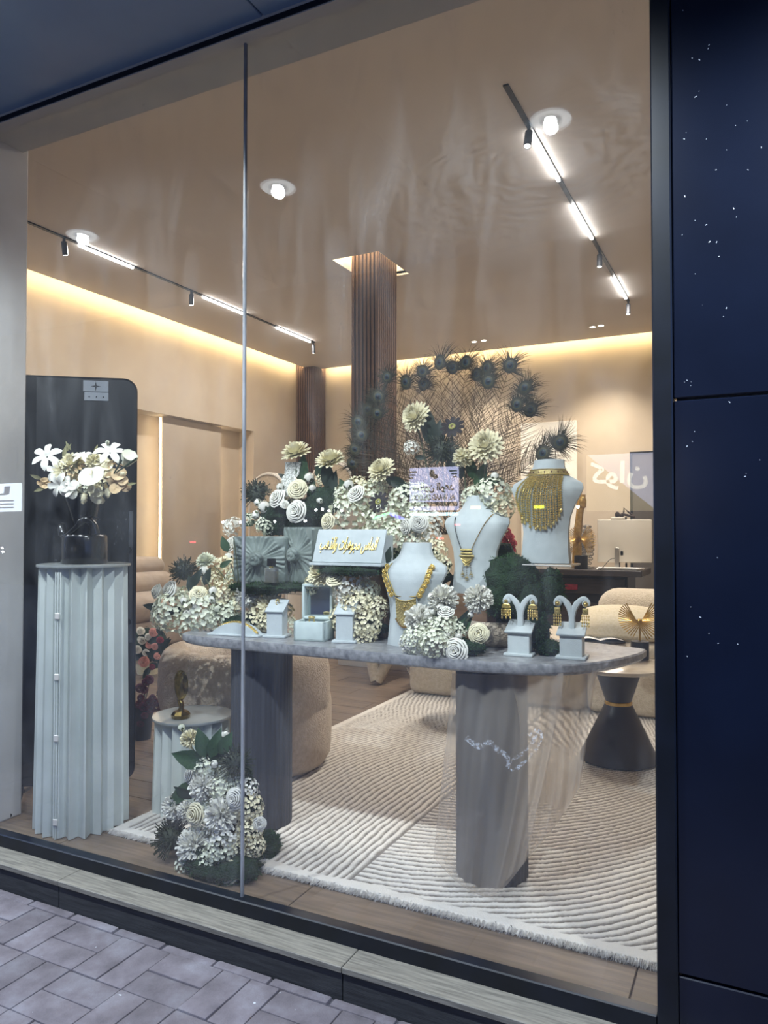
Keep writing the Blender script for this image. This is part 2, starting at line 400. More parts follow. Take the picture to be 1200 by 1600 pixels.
def glass_mat(name, film=.0, tint=(1, 1, 1)):
    # clear pane: Fresnel reflection (per face) over straight transmission, plus a thin dusty film
    m = bpy.data.materials.new(name); m.use_nodes = True
    nt = m.node_tree; N = nt.nodes; L = nt.links; N.clear()
    out = N.new('ShaderNodeOutputMaterial'); tr = N.new('ShaderNodeBsdfTransparent'); tr.inputs[0].default_value = (*tint, 1)
    gl = N.new('ShaderNodeBsdfGlossy'); gl.inputs['Roughness'].default_value = 0.0
    lw = N.new('ShaderNodeLayerWeight'); lw.inputs[0].default_value = .5
    pw = N.new('ShaderNodeMath'); pw.operation = 'POWER'; pw.inputs[1].default_value = 5
    mu = N.new('ShaderNodeMath'); mu.operation = 'MULTIPLY_ADD'; mu.inputs[1].default_value = .95; mu.inputs[2].default_value = .052
    L.new(lw.outputs['Facing'], pw.inputs[0]); L.new(pw.outputs[0], mu.inputs[0])
    mx = N.new('ShaderNodeMixShader'); L.new(mu.outputs[0], mx.inputs[0]); L.new(tr.outputs[0], mx.inputs[1]); L.new(gl.outputs[0], mx.inputs[2])
    last = mx
    if film:
        tc = N.new('ShaderNodeTexCoord'); mp = N.new('ShaderNodeMapping'); mp.inputs['Scale'].default_value = (1.2, 1, .35)
        no = N.new('ShaderNodeTexNoise'); no.inputs['Scale'].default_value = 5; no.inputs['Detail'].default_value = 8; no.inputs['Distortion'].default_value = 1.5
        L.new(tc.outputs['Object'], mp.inputs[0]); L.new(mp.outputs[0], no.inputs['Vector'])
        ra = N.new('ShaderNodeMapRange'); ra.inputs[1].default_value = .45; ra.inputs[2].default_value = .8; ra.inputs[3].default_value = film * .5; ra.inputs[4].default_value = film * 2.2
        L.new(no.outputs['Fac'], ra.inputs[0])
        df = N.new('ShaderNodeBsdfDiffuse'); df.inputs[0].default_value = (.8, .82, .85, 1)
        m2 = N.new('ShaderNodeMixShader'); L.new(ra.outputs[0], m2.inputs[0]); L.new(mx.outputs[0], m2.inputs[1]); L.new(df.outputs[0], m2.inputs[2])
        # wiping marks: arcs of dried cleaner and drip specks high on the pane
        geo = N.new('ShaderNodeNewGeometry'); sb = N.new('ShaderNodeVectorMath'); sb.operation = 'SUBTRACT'; sb.inputs[1].default_value = aty(868, 250, GY)
        L.new(geo.outputs['Position'], sb.inputs[0])
        wv = N.new('ShaderNodeTexWave'); wv.wave_type = 'RINGS'; wv.rings_direction = 'SPHERICAL'; wv.inputs['Scale'].default_value = 8; wv.inputs['Distortion'].default_value = 11; wv.inputs['Detail'].default_value = 5; wv.inputs['Detail Scale'].default_value = 1.6
        mp3 = N.new('ShaderNodeMapping'); mp3.inputs['Scale'].default_value = (.7, 1, 1.8); L.new(sb.outputs[0], mp3.inputs[0]); L.new(mp3.outputs[0], wv.inputs['Vector'])
        ln = N.new('ShaderNodeVectorMath'); ln.operation = 'LENGTH'; L.new(mp3.outputs[0], ln.inputs[0])
        fo = N.new('ShaderNodeMapRange'); fo.inputs[1].default_value = .08; fo.inputs[2].default_value = .62; fo.inputs[3].default_value = 1; fo.inputs[4].default_value = 0; L.new(ln.outputs['Value'], fo.inputs[0])
        m4 = N.new('ShaderNodeMath'); m4.operation = 'MULTIPLY'; L.new(wv.outputs['Fac'], m4.inputs[0]); L.new(fo.outputs[0], m4.inputs[1])
        sk = N.new('ShaderNodeTexNoise'); sk.inputs['Scale'].default_value = 170; mp4 = N.new('ShaderNodeMapping'); mp4.inputs['Scale'].default_value = (1, 1, .5); L.new(geo.outputs['Position'], mp4.inputs[0]); L.new(mp4.outputs[0], sk.inputs['Vector'])
        sr = N.new('ShaderNodeMapRange'); sr.inputs[1].default_value = .66; sr.inputs[2].default_value = .72; L.new(sk.outputs['Fac'], sr.inputs[0])
        cm = N.new('ShaderNodeMapRange'); cm.inputs[1].default_value = .58; cm.inputs[2].default_value = .72; L.new(no.outputs['Fac'], cm.inputs[0])
        m5 = N.new('ShaderNodeMath'); m5.operation = 'MULTIPLY'; L.new(sr.outputs[0], m5.inputs[0]); L.new(cm.outputs[0], m5.inputs[1])
        a1 = N.new('ShaderNodeMath'); a1.operation = 'MULTIPLY_ADD'; a1.inputs[1].default_value = film * .9; L.new(m4.outputs[0], a1.inputs[0]); L.new(ra.outputs[0], a1.inputs[2])
        a2 = N.new('ShaderNodeMath'); a2.operation = 'MULTIPLY_ADD'; a2.inputs[1].default_value = film * 9; L.new(m5.outputs[0], a2.inputs[0]); L.new(a1.outputs[0], a2.inputs[2])
        L.new(a2.outputs[0], m2.inputs[0])
        last = m2
    L.new(last.outputs[0], out.inputs[0])
    return m
GY = 2.255
T['pane'] = glass_mat('shop window glass', film=.015)
T['acrylic'] = glass_mat('clear acrylic', tint=(.97, .98, .98))
T['crystal'] = M_('cut crystal', 'f2f2ee', .05, trans=.9, ior=1.5)
def organza_mat():
    m = bpy.data.materials.new('sheer organza'); m.use_nodes = True
    nt = m.node_tree; N = nt.nodes; L = nt.links; N.clear()
    out = N.new('ShaderNodeOutputMaterial'); tr = N.new('ShaderNodeBsdfTransparent'); tr.inputs[0].default_value = (.95, .93, .9, 1)
    df = N.new('ShaderNodeBsdfDiffuse'); df.inputs[0].default_value = (*lin('dcd3c8'), 1)
    tl = N.new('ShaderNodeBsdfTranslucent'); tl.inputs[0].default_value = (*lin('e0d6c8'), 1)
    a = N.new('ShaderNodeMixShader'); a.inputs[0].default_value = .45; L.new(df.outputs[0], a.inputs[1]); L.new(tl.outputs[0], a.inputs[2])
    b = N.new('ShaderNodeMixShader'); b.inputs[0].default_value = .33; L.new(tr.outputs[0], b.inputs[1]); L.new(a.outputs[0], b.inputs[2])
    L.new(b.outputs[0], out.inputs[0]); return m
T['organza'] = organza_mat()

def lamp(name, kind, loc, energy, color, parent=None, **kw):
    d = bpy.data.lights.new(name, kind); d.energy = energy; d.color = color
    rot = kw.pop('rot', None); look = kw.pop('look', None)
    for k, x in kw.items(): setattr(d, k, x)
    o = bpy.data.objects.new(name, d); COL.objects.link(o); o.location = loc
    if parent is not None: o.parent = parent
    if look is not None:
        o.rotation_mode = 'QUATERNION'; o.rotation_quaternion = Vector(look).normalized().to_track_quat('-Z', 'Y')
    return o

# ================================================================== THE SETTING
GY = 2.255            # glass plane
CZ = 4.25             # ceiling height
LX, BY = -7.35, 11.58  # left wall, back wall
GZ = -.135            # pavement level
RX = 1.6

# ---- floor: planks as parts
floor = struct(MB().span((LX - .4, GY, -.10), (RX, BY + .1, -.006)).build('floor', T['slat_back'], smooth=False))
pl = MB().rbox((0, 0, 0), (1.196, .196, .012), .002, 1).mesh('plank', T['plank'], False)
def proj(p):
    q = Vector(p) - Vector((0, 0, EYE)); w_ = q.dot(_F)
    return (600 + FPX * q.dot(_R) / w_, 800 - FPX * q.dot(_U) / w_)
def plank_seen(x, y):
    us = [proj((x + a, y + .1, 0))[0] for a in (0, 1.2)]
    if max(us) < 20 or min(us) > 1040: return False
    return not (y > 2.7 and y < 5.9 and x > -2.6)      # nothing to see under the rug
row = 0; y = GY + .03
while y < BY:
    x = LX - .2 + (row * .43) % 1.2
    while x < RX:
        if plank_seen(x, y):
            link('plank', pl, floor, (x + .6, y + .1, -.006))
        x += 1.2
    row += 1; y += .2

# ---- ceiling with a slot for the cove light along the left and back walls and a square recess round the slatted pillar
RC = (-4.03, -3.48, 6.82, 7.58)     # recess x0,x1,y0,y1
SL = .16
cb = MB()
cx0, cx1, cy0, cy1 = LX + SL, RX, GY + .18, BY - SL
for (a, b) in [((cx0, cy0), (RC[0], cy1)), ((RC[1], cy0), (cx1, cy1)), ((RC[0], cy0), (RC[1], RC[2])), ((RC[0], RC[3]), (RC[1], cy1))]:
    cb.span((a[0], a[1], CZ), (b[0], b[1], CZ + .05))
ceiling = struct(cb.build('ceiling', T['ceil'], smooth=False))
cb = MB().span((LX - .4, GY, CZ + .30), (RX, BY + .2, CZ + .35))
o = cb.build('cove_box', T['recess'], ceiling, smooth=False)
cb = MB()
for (a, b) in [((RC[0] - .01, RC[2] - .01), (RC[0], RC[3] + .01)), ((RC[1], RC[2] - .01), (RC[1] + .01, RC[3] + .01)), ((RC[0], RC[2] - .01), (RC[1], RC[2])), ((RC[0], RC[3]), (RC[1], RC[3] + .01))]:
    cb.span((a[0], a[1], CZ + .02), (b[0], b[1], CZ + .30))
cb.build('recess_lining', T['recess'], ceiling, smooth=False)
# cove strips lie on the ceiling edge inside the slot, out of sight from below
tag(MB().span((LX + SL + .03, BY - SL, CZ + .012), (RX - .05, BY - SL + .008, CZ + .04)).build('cove_light_strip', T['led_cove'], smooth=False), 'warm led strip hidden in the ceiling slot above the back wall', 'light strip')
tag(MB().span((LX + SL - .008, cy0 + .05, CZ + .012), (LX + SL, BY - SL - .03, CZ + .04)).build('cove_light_strip', T['led_cove'], smooth=False), 'warm led strip hidden in the ceiling slot above the left wall', 'light strip')
tag(MB().span((RC[0] + .01, RC[2] + .01, CZ + .27), (RC[1] - .01, RC[3] - .01, CZ + .285)).build('recess_light_panel', T['led_edge'], smooth=False), 'warm glowing light in the square ceiling recess round the slatted pillar', 'light strip')

# ---- walls
struct(MB().span((LX - .4, BY, -.1), (RX, BY + .1, CZ + .35)).build('wall_back', T['wall'], smooth=False))
REC0, REC1, RECZ = 5.4, 9.92, 2.97
wl = MB()
wl.span((LX - .35, GY + .2, RECZ), (LX, BY + .1, CZ + .35))
wl.span((LX - .35, REC1, -.1), (LX, BY + .1, RECZ))
wl.span((LX - .35, GY + .2, -.1), (LX, REC0, RECZ))
wl.span((LX - .40, GY + .2, -.1), (LX - .30, BY + .1, RECZ))
wall_left = struct(wl.build('wall_left', T['wall'], smooth=False))
struct(MB().span((RX, GY + .2, -.1), (RX + .1, BY + .1, CZ + .35)).build('wall_right', T['wall'], smooth=False))
# backlit wall panels in the recess
def wall_panel(y0, y1, x):
    MB().rbox((x, (y0 + y1) / 2, RECZ / 2), (.03, y1 - y0, RECZ - .02), .004, 1).build('wall_panel', T['wall'], wall_left, smooth=False)
    for yy, sg_ in ((y0, -1), (y1, 1)):
        MB().span((x - .034, yy, .4), (x - .018, yy + sg_ * .012, RECZ - .03)).build('edge_light', T['led_panel'], wall_left, smooth=False)
wall_panel(7.95, 9.22, LX - .12)
wall_panel(5.5, 6.55, LX - .12)
# front pilaster at the left of the window, soffit band over the glass
struct(MB().rbox(((-3.19 - 5.2) / 2, GY + .115, CZ / 2), (2.01, .19, CZ), .008, 2).build('wall_front', T['plaster_cool'], smooth=False))
struct(MB().span((-6.2, GY - .05, 3.215), (RX, GY + .175, CZ + .35)).build('wall_header', T['soffit'], smooth=False))

# ---- window: frame, two panes, silicone joint
JX, FXR = -1.715, -.262
t1 = struct(MB().rbox(((-6 + FXR) / 2, GY - .005, -.005), (6 + FXR, .05, .056), .004, 1).build('trim_1', T['frame'], smooth=False))
struct(MB().rbox((FXR + .027, GY - .008, 1.6), (.054, .06, 3.27), .004, 1).build('trim_2', T['frame'], smooth=False))
struct(MB().rbox(((-6 + FXR) / 2, GY - .02, 3.232), (6 + FXR, .06, .03), .003, 1).build('trim_3', T['frame'], smooth=False))
for i, (a, b) in enumerate([(-5.2, JX - .006), (JX + .006, FXR)]):
    o = struct(MB().span((a, GY - .005, .02), (b, GY + .005, 3.22)).build('window_%d' % (i + 1), T['pane'], smooth=False))
struct(MB().rbox((JX, GY, 1.62), (.012, .014, 3.2), .003, 1).build('trim_4', T['silicone'], smooth=False))

# dried smears on the outside of the right pane
def smear_mat():
    m = bpy.data.materials.new('dried smear'); m.use_nodes = True
    nt = m.node_tree; N = nt.nodes; L = nt.links; N.clear()
    out = N.new('ShaderNodeOutputMaterial'); tr = N.new('ShaderNodeBsdfTransparent'); df = N.new('ShaderNodeBsdfDiffuse'); df.inputs[0].default_value = (.75, .78, .82, 1)
    tc = N.new('ShaderNodeTexCoord'); no = N.new('ShaderNodeTexNoise'); no.inputs['Scale'].default_value = 150; no.inputs['Detail'].default_value = 4
    L.new(tc.outputs['Object'], no.inputs['Vector'])
    ra = N.new('ShaderNodeMapRange'); ra.inputs[1].default_value = .45; ra.inputs[2].default_value = .65; ra.inputs[3].default_value = .02; ra.inputs[4].default_value = .5
    L.new(no.outputs['Fac'], ra.inputs[0]); mx = N.new('ShaderNodeMixShader'); L.new(ra.outputs[0], mx.inputs[0]); L.new(tr.outputs[0], mx.inputs[1]); L.new(df.outputs[0], mx.inputs[2]); L.new(mx.outputs[0], out.inputs[0])
    return m
T['smear'] = smear_mat()
rs_ = random.Random(8)
for pts, wpx in [([(728, 1152), (738, 1162), (752, 1168), (765, 1160), (778, 1172), (790, 1180), (795, 1196)], 7), ([(735, 1158), (750, 1164), (764, 1158)], 5), ([(792, 1200), (800, 1188), (818, 1176), (832, 1160), (842, 1142), (846, 1152), (838, 1170), (824, 1186), (808, 1200), (798, 1204)], 5), ([(826, 1150), (840, 1140)], 6)]:
    C_ = catmull([(a, b, 0) for a, b in pts], 6); m = MB(); vs = []
    for i, q in enumerate(C_):
        d_ = (C_[min(len(C_) - 1, i + 1)] - C_[max(0, i - 1)]).normalized(); n_ = Vector((-d_.y, d_.x, 0)) * wpx * rs_.uniform(.35, .7)
        vs += [aty(q.x + n_.x, q.y + n_.y, GY - .0056), aty(q.x - n_.x, q.y - n_.y, GY - .0056)]
    m.add(vs, [(2 * i, 2 * i + 1, 2 * i + 3, 2 * i + 2) for i in range(len(C_) - 1)])
    m.build('smear', T['smear'], bpy.data.objects['window_2'], ang=180)

# ---- cladding right of the window, canopy
for (z0, z1) in [(GZ, .145), (.152, 1.738), (1.745, 3.24)]:
    o = MB().rbox((FXR + .054 + .75, GY - .01, (z0 + z1) / 2), (1.5, .03, z1 - z0), .003, 1).build('cladding_panel', T['clad'], None, smooth=False)
    if z0 == GZ: clad = struct(o); o.name = 'wall_cladding'
    else: o.parent = clad
sp_ = MB()
rr = random.Random(3)
for i in range(110):
    x = FXR + .08 + rr.random() ** 1.2 * .5; z = rr.choice([rr.uniform(2.2, 3.1), rr.uniform(1.6, 2.3), rr.uniform(.9, 3)])
    s = rr.uniform(.0004, .0011); a = rr.uniform(0, PI); L_ = s * rr.uniform(1, 3)
    sp_.box((x, GY - .026, z), (L_ * 2, .001, s * 2), M=Matrix.Rotation(a, 3, 'Y'))
sp_.build('paint_fleck', T['clad_spk'], clad, smooth=False)['kind'] = 'stuff'
struct(MB().span((FXR + .06, GY + .01, GZ), (RX + .2, GY + .19, 3.9)).build('wall_front_right', T['soffit'], smooth=False))
CANZ = 3.245
can = None
xs = [-7.0, -5.5, -3.28, -1.6, .1, 1.8]
for i in range(5):
    o = MB().rbox(((xs[i] + xs[i + 1]) / 2, (GY - .25) / 2 - .02, CANZ + .04), (xs[i + 1] - xs[i] - .006, GY + .25 + .04, .06), .003, 1).build('canopy_panel', T['canopy'], None, smooth=False)
    if can is None: can = struct(o); o.name = 'canopy'
    else: o.parent = can
# canopy downlights
for k, x in enumerate([-5.35, -3.84, -2.335, -.83, .68]):
    yy = 4.51 - 3.365
    t = thing('canopy_downlight', ['far left', 'second from left', 'middle', 'second from right', 'far right'][k] + ' round cool white downlight in the canopy, mirrored in the window', 'downlight', (x, yy, CANZ + .01))
    MB().lathe([(.052, -.004), (.085, -.012), (.094, -.004), (.09, .0), (.05, .0)], 32).build('trim_ring', T['cool_ring'], t)
    MB().lathe([(0, .002), (.054, .002), (.054, -.001), (0, -.001)], 24).build('reflector', T['cool_refl'], t)
    MB().lathe([(0, -.004), (.026, -.003), (.028, .0)], 20).build('lens', T['cool_lens'], t)
    lamp('downlight_beam', 'SPOT', (0, 0, -.03), 140, COOL, t, spot_size=math.radians(125), spot_blend=.6, shadow_soft_size=.03, look=(0, .25, -1))

# ---- sill, riser, pavement
sx = [-6, -3.6, -2.52, -1.21, .1, 1.4]
sill = None
for i in range(5):
    a, b = sx[i], sx[i + 1] - .003
    o = MB().rbox(((a + b) / 2, (2.112 + GY - .02) / 2, -.041), (b - a, GY - .02 - 2.112, .02), .002, 1).build('sill_tile', T['sill'], None, smooth=False)
    if sill is None: sill = struct(o); o.name = 'sill'
    else: o.parent = sill
    MB().rbox(((a + b) / 2, 2.14, (-.052 + GZ - .02) / 2), (b - a, .04, .063 + .02 + .02), .002, 1).build('riser_tile', T['riser'], sill, smooth=False)
MB().span((-6, 2.13, GZ - .05), (1.4, GY, -.052)).build('sill_core', T['riser'], sill, smooth=False)
pav = struct(MB().span((-30, -40, GZ - .2), (20, 2.13, GZ - .012)).build('pavement', T['joint'], smooth=False))
CE = .235
pm = MB().rbox((0, 0, -.02), (CE - .004, CE / 2 - .004, .04), .004, 2, fn=lambda q: q + Vector((0, 0, 0))).mesh('paver', T['paver'], True)
pv = random.Random(11)
for k in range(-8, 11):
    for j in range(0, 6):
        cx_, cy_ = -2.36 + CE * (k + .5), 2.075 - CE * (j + .5)
        for s in (-1, 1):
            ver = (k + j) % 2
            off = (0, s * CE / 4) if not ver else (s * CE / 4, 0)
            o = link('paver', pm, pav, (cx_ + off[0], cy_ + off[1], GZ + pv.uniform(-.003, .002)))
            o.rotation_euler = (pv.uniform(-.008, .008), pv.uniform(-.008, .008), (PI / 2 if ver else 0) + pv.uniform(-.006, .006))
em = MB().rbox((0, 0, -.02), (CE - .01, .04, .04), .006, 2).mesh('edge_paver', T['paver'], True)
for k in range(-8, 11):
    link('edge_paver', em, pav, (-2.30 + CE * k, 2.098, GZ + pv.uniform(-.006, .0)))

# ================================================================== LIGHT FITTINGS
def track(x, y0, y1, bars, spots, label, eb, es):
    t = thing('track_light', label, 'track light', (x, (y0 + y1) / 2, CZ))
    my = (y0 + y1) / 2
    MB().span((-.018, y0 - my, -.012), (.018, y1 - my, 0)).build('track', T['black'], t, smooth=False)
    for (a, b) in bars:
        MB().rbox((0, (a + b) / 2 - my, -.022), (.026, b - a, .022), .003, 1).build('lamp_bar', T['bar_light'], t, smooth=False)
        lamp('bar_glow', 'AREA', (0, (a + b) / 2 - my, -.04), eb, (1, .93, .84), t, shape='RECTANGLE', size=.022, size_y=b - a, spread=PI)
    for (yy, tilt) in spots:
        m = Matrix.Rotation(tilt, 3, 'X')
        c = Vector((0, yy - my, -.03))
        h = MB().lathe([(0, 0), (.027, 0), (.028, -.004), (.028, -.13), (.024, -.132), (.022, -.126), (0, -.126)], 20, c + Vector((0, 0, -.02)), M=m)
        h.box(c + Vector((0, 0, -.002)), (.02, .02, .05))
        hd = h.build('spot_head', T['track_spot'], t)
        MB().lathe([(0, -.127), (.021, -.127)], 16, c + Vector((0, 0, -.02)), M=m).build('lens', T['spot_lens'], hd)
        d = m @ Vector((0, 0, -1))
        lamp('spot_beam', 'SPOT', c + d * .18, es, (1, .90, .76), t, spot_size=math.radians(70), spot_blend=.7, shadow_soft_size=.03, look=d)
def ty(u, v): return atz(u, v, CZ).y
track(-1.426, 4.6, 9.72, [(ty(835, 203), ty(872, 278)), (ty(893, 318), ty(922, 370)), (ty(955, 432), ty(974, 464))], [(ty(826, 196), -.35), (ty(930, 392), -.1), (ty(977, 470), -.1)],
      'black ceiling track with white lamp bars and spots above the desk side', 44, 60)
track(-6.07, 4.6, 9.72, [(ty(130, 378), ty(215, 414)), (ty(325, 460), ty(386, 489)), (ty(436, 509), ty(483, 532))], [(ty(108, 368), .15), (ty(309, 452), 0), (ty(488, 534), .1)],
      'black ceiling track with white lamp bars and spots near the left wall', 20, 26)
k = 0
for (u, v) in [(741, 534), (756, 532), (926, 511), (939, 509)]:
    p = atz(u, v, CZ)
    t = thing('ceiling_downlight', ['left', 'right', 'left', 'right'][k % 2] + ' small recessed downlight of the pair ' + ('behind the peacock feathers' if k < 2 else 'near the right window frame'), 'downlight', (p.x, p.y, CZ), group='small ceiling downlights')
    MB().lathe([(.036, -.001), (.05, -.004), (.056, 0)], 24).build('trim_ring', T['white'], t)
    MB().lathe([(0, -.002), (.036, -.002)], 20).build('lens', T['spot_lens'], t)
    lamp('downlight_beam', 'SPOT', (0, 0, -.02), 110, (1, .88, .70), t, spot_size=math.radians(100), spot_blend=.8, shadow_soft_size=.04, look=(0, 0, -1))
    k += 1

# ---- slatted pillars
def pillar(x0, x1, y0, y1, h, pitch, label):
    cxm, cym = (x0 + x1) / 2, (y0 + y1) / 2
    t = thing('slatted_pillar', label, 'pillar', (cxm, cym, 0))
    hx, hy = (x1 - x0) / 2, (y1 - y0) / 2
    MB().span((-hx + .02, -hy + .02, 0), (hx - .02, hy - .02, h)).build('core', T['slat_back'], t, smooth=False)
    me = MB().rbox((0, 0, h / 2), (pitch * .62, .024, h), .004, 1).mesh('slat', T['slat'], False)
    for (n, a, b, fixed, ax) in [(round(2 * hx / pitch), -hx, hx, -hy + .012, 0), (round(2 * hx / pitch), -hx, hx, hy - .012, 0), (round(2 * hy / pitch), -hy, hy, hx - .012, 1), (round(2 * hy / pitch), -hy, hy, -hx + .012, 1)]:
        for i in range(n):
            q = a + (i + .5) * (b - a) / n
            o = link('slat', me, t, (q, fixed, 0) if ax == 0 else (fixed, q, 0))
            if ax: o.rotation_euler = (0, 0, PI / 2)
pillar(-3.90, -3.57, 6.99, 7.46, CZ + .28, .046, 'free-standing walnut slatted pillar behind the peacock feathers')
pillar(LX + .01, LX + .38, BY - .42, BY - .02, CZ + .2, .046, 'walnut slatted pillar in the far corner of the room')

# ---- back wall: light panel, dark doorway
x0, x1 = aty(815, 700, BY).x, aty(902, 700, BY).x
d1 = struct(MB().rbox(((x0 + x1) / 2, BY - .025, aty(902, 657, BY).z / 2), (x1 - x0, .05, aty(902, 657, BY).z), .006, 1).build('door_1', T['white'], smooth=False))
MB().torus((x1 - .08, BY - .065, 1.05), .03, .008, 12, 6, M=Matrix.Rotation(PI / 2, 3, 'X')).build('door_handle', T['steel'], d1)
x0 = aty(988, 708, BY).x
DZ = aty(1000, 709, BY).z
d2 = struct(MB().rbox((x0 + .5, BY - .02, DZ / 2), (1.0, .04, DZ), .006, 1).build('door_2', T['dark_door'], smooth=False))
MB().span((x0 - .03, BY - .05, 0), (x0, BY, DZ + .03)).span((x0 - .03, BY - .05, DZ), (x0 + 1, BY, DZ + .03)).build('door_frame', T['metal_dark'], d2, smooth=False)

# ================================================================== RUG
def build_rug():
    t = thing('rug', 'large cream carved rug with curving taupe lines under the display table', 'rug', (-1.0, 4.2, 0))
    xs = np.arange(-2.64, .75, .0062)
    ys = [2.49]; st = .006
    while ys[-1] < 6.1:
        ys.append(ys[-1] + st)
        if ys[-1] > 4.0: st = min(.03, st * 1.03)
    ys = np.array(ys); X, Y = np.meshgrid(xs, ys, indexing='ij')
    rs = np.random.RandomState(2)
    wob = sum(a * np.sin(X * fx + Y * fy + ph) for a, fx, fy, ph in [(.0045, 9, 7, 0), (.003, 23, -17, 1), (.0015, 51, 44, 2), (.001, 97, -80, 3)])
    yb = np.maximum(0, Y - 3.5)
    f1 = X - .22 * yb ** 2 + wob
    d = X + 1.43
    f2 = Y - (.10 * d + .30 * d ** 2) * (1 + .75 * np.maximum(0, Y - 2.6)) + wob
    left = X < -1.43
    p1, p2 = .0345, .0385
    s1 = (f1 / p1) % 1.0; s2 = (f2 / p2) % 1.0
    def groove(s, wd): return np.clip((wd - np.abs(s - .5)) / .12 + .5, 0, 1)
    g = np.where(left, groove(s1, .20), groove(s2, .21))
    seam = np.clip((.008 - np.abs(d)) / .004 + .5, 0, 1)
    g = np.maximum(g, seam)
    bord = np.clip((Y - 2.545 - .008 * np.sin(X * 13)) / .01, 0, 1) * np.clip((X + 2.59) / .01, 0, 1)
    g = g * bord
    Z = .020 - .007 * g + rs.uniform(-.0012, .0012, X.shape)
    edge = np.minimum(np.minimum(X - xs[0], xs[-1] - X), np.minimum(Y - ys[0], ys[-1] - Y))
    Z = Z * np.clip(edge / .012 + .25, 0, 1) + .001
    Yj = Y + np.where(Y < 2.51, rs.uniform(-.006, .006, X.shape), 0)
    nx, ny = X.shape
    V = np.stack([X + 1.0, Yj - 4.2, Z], -1).reshape(-1, 3)
    idx = np.arange(nx * ny).reshape(nx, ny)
    F = np.stack([idx[:-1, :-1], idx[1:, :-1], idx[1:, 1:], idx[:-1, 1:]], -1).reshape(-1, 4)
    me = bpy.data.meshes.new('pile')
    me.vertices.add(len(V)); me.vertices.foreach_set('co', V.ravel())
    me.loops.add(F.size); me.loops.foreach_set('vertex_index', F.ravel().astype(np.int32))
    me.polygons.add(len(F)); me.polygons.foreach_set('loop_start', np.arange(0, F.size, 4, dtype=np.int32))
    try: me.polygons.foreach_set('loop_total', np.full(len(F), 4, dtype=np.int32))
    except Exception: pass
    me.update(calc_edges=True)
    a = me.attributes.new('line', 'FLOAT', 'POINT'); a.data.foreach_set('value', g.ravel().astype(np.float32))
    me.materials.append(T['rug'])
    me.polygons.foreach_set('use_smooth', [True] * len(F))
    link('pile', me, t)
    fr = MB(); r = random.Random(5)
    for i in range(4200):
        x = r.uniform(-2.64, .75); y0 = 2.492; L = r.uniform(.006, .02); w_ = r.uniform(.0015, .003); z = r.uniform(.004, .02)
        dx = r.uniform(-.008, .008)
        fr.add([(x - w_ + 1, y0 + .006 - 4.2, z), (x + w_ + 1, y0 + .006 - 4.2, z), (x + dx + 1, y0 - L - 4.2, max(.001, z - r.uniform(0, .01))), (x + 1, y0 + .004 - 4.2, z + .004)], [(0, 1, 2), (0, 2, 3), (1, 3, 2)])
    fr.build('fringe', T['rug_fringe'], t, smooth=False)['kind'] = 'stuff'
build_rug()

# ================================================================== DISPLAY TABLE
TT = .89
def build_table():
    t = thing('console_table', 'grey marble console table on two fluted charcoal columns', 'table', (-1.45, 2.9, 0))
    pts = [(-2.44, 2.78), (-2.40, 2.70), (-2.26, 2.665), (-2.0, 2.655), (-1.5, 2.645), (-1.1, 2.635), (-.8, 2.65), (-.62, 2.71), (-.50, 2.87), (-.43, 3.05), (-.41, 3.17), (-.44, 3.215), (-.7, 3.29), (-1.2, 3.32), (-1.8, 3.27), (-2.25, 3.08), (-2.42, 2.9)]
    P = [(p.x + 1.45, p.y - 2.9) for p in catmull([(a, b, 0) for a, b in pts], 8, True)]
    c = Vector((sum(p[0] for p in P) / len(P), sum(p[1] for p in P) / len(P)))
    ins = lambda k: [tuple(c + (Vector(p) - c) * k) for p in P]
    m = MB(); rings = [(ins(.955), TT - .046), (ins(.985), TT - .040), (P, TT - .028), (P, TT - .006), (ins(.994), TT)]
    n = len(P); vs = [(p[0], p[1], z) for rg, z in rings for p in rg]
    fs = [tuple(reversed(range(n))), tuple(range((len(rings) - 1) * n, len(rings) * n))]
    for i in range(len(rings) - 1):
        for q in range(n): fs.append((i * n + q, i * n + (q + 1) % n, (i + 1) * n + (q + 1) % n, (i + 1) * n + q))
    m.add(vs, fs).build('tabletop', T['marble'], t, ang=30)
    for (x, y) in ((-.955, 2.865), (-2.085, 2.885)):
        nf = 40
        def fn(i, j, x=x, y=y):
            a = i * 2 * PI; r = .138 + .004 * abs(math.sin(a * nf / 2))
            zz = .02 + j * (TT - .046 - .02)
            return Vector((x + 1.45 + r * math.cos(a), y - 2.9 + r * math.sin(a), zz))
        MB().grid(fn, nf * 6, 1, cu=True).build('leg', T['leg'], t, ang=60)
build_table()

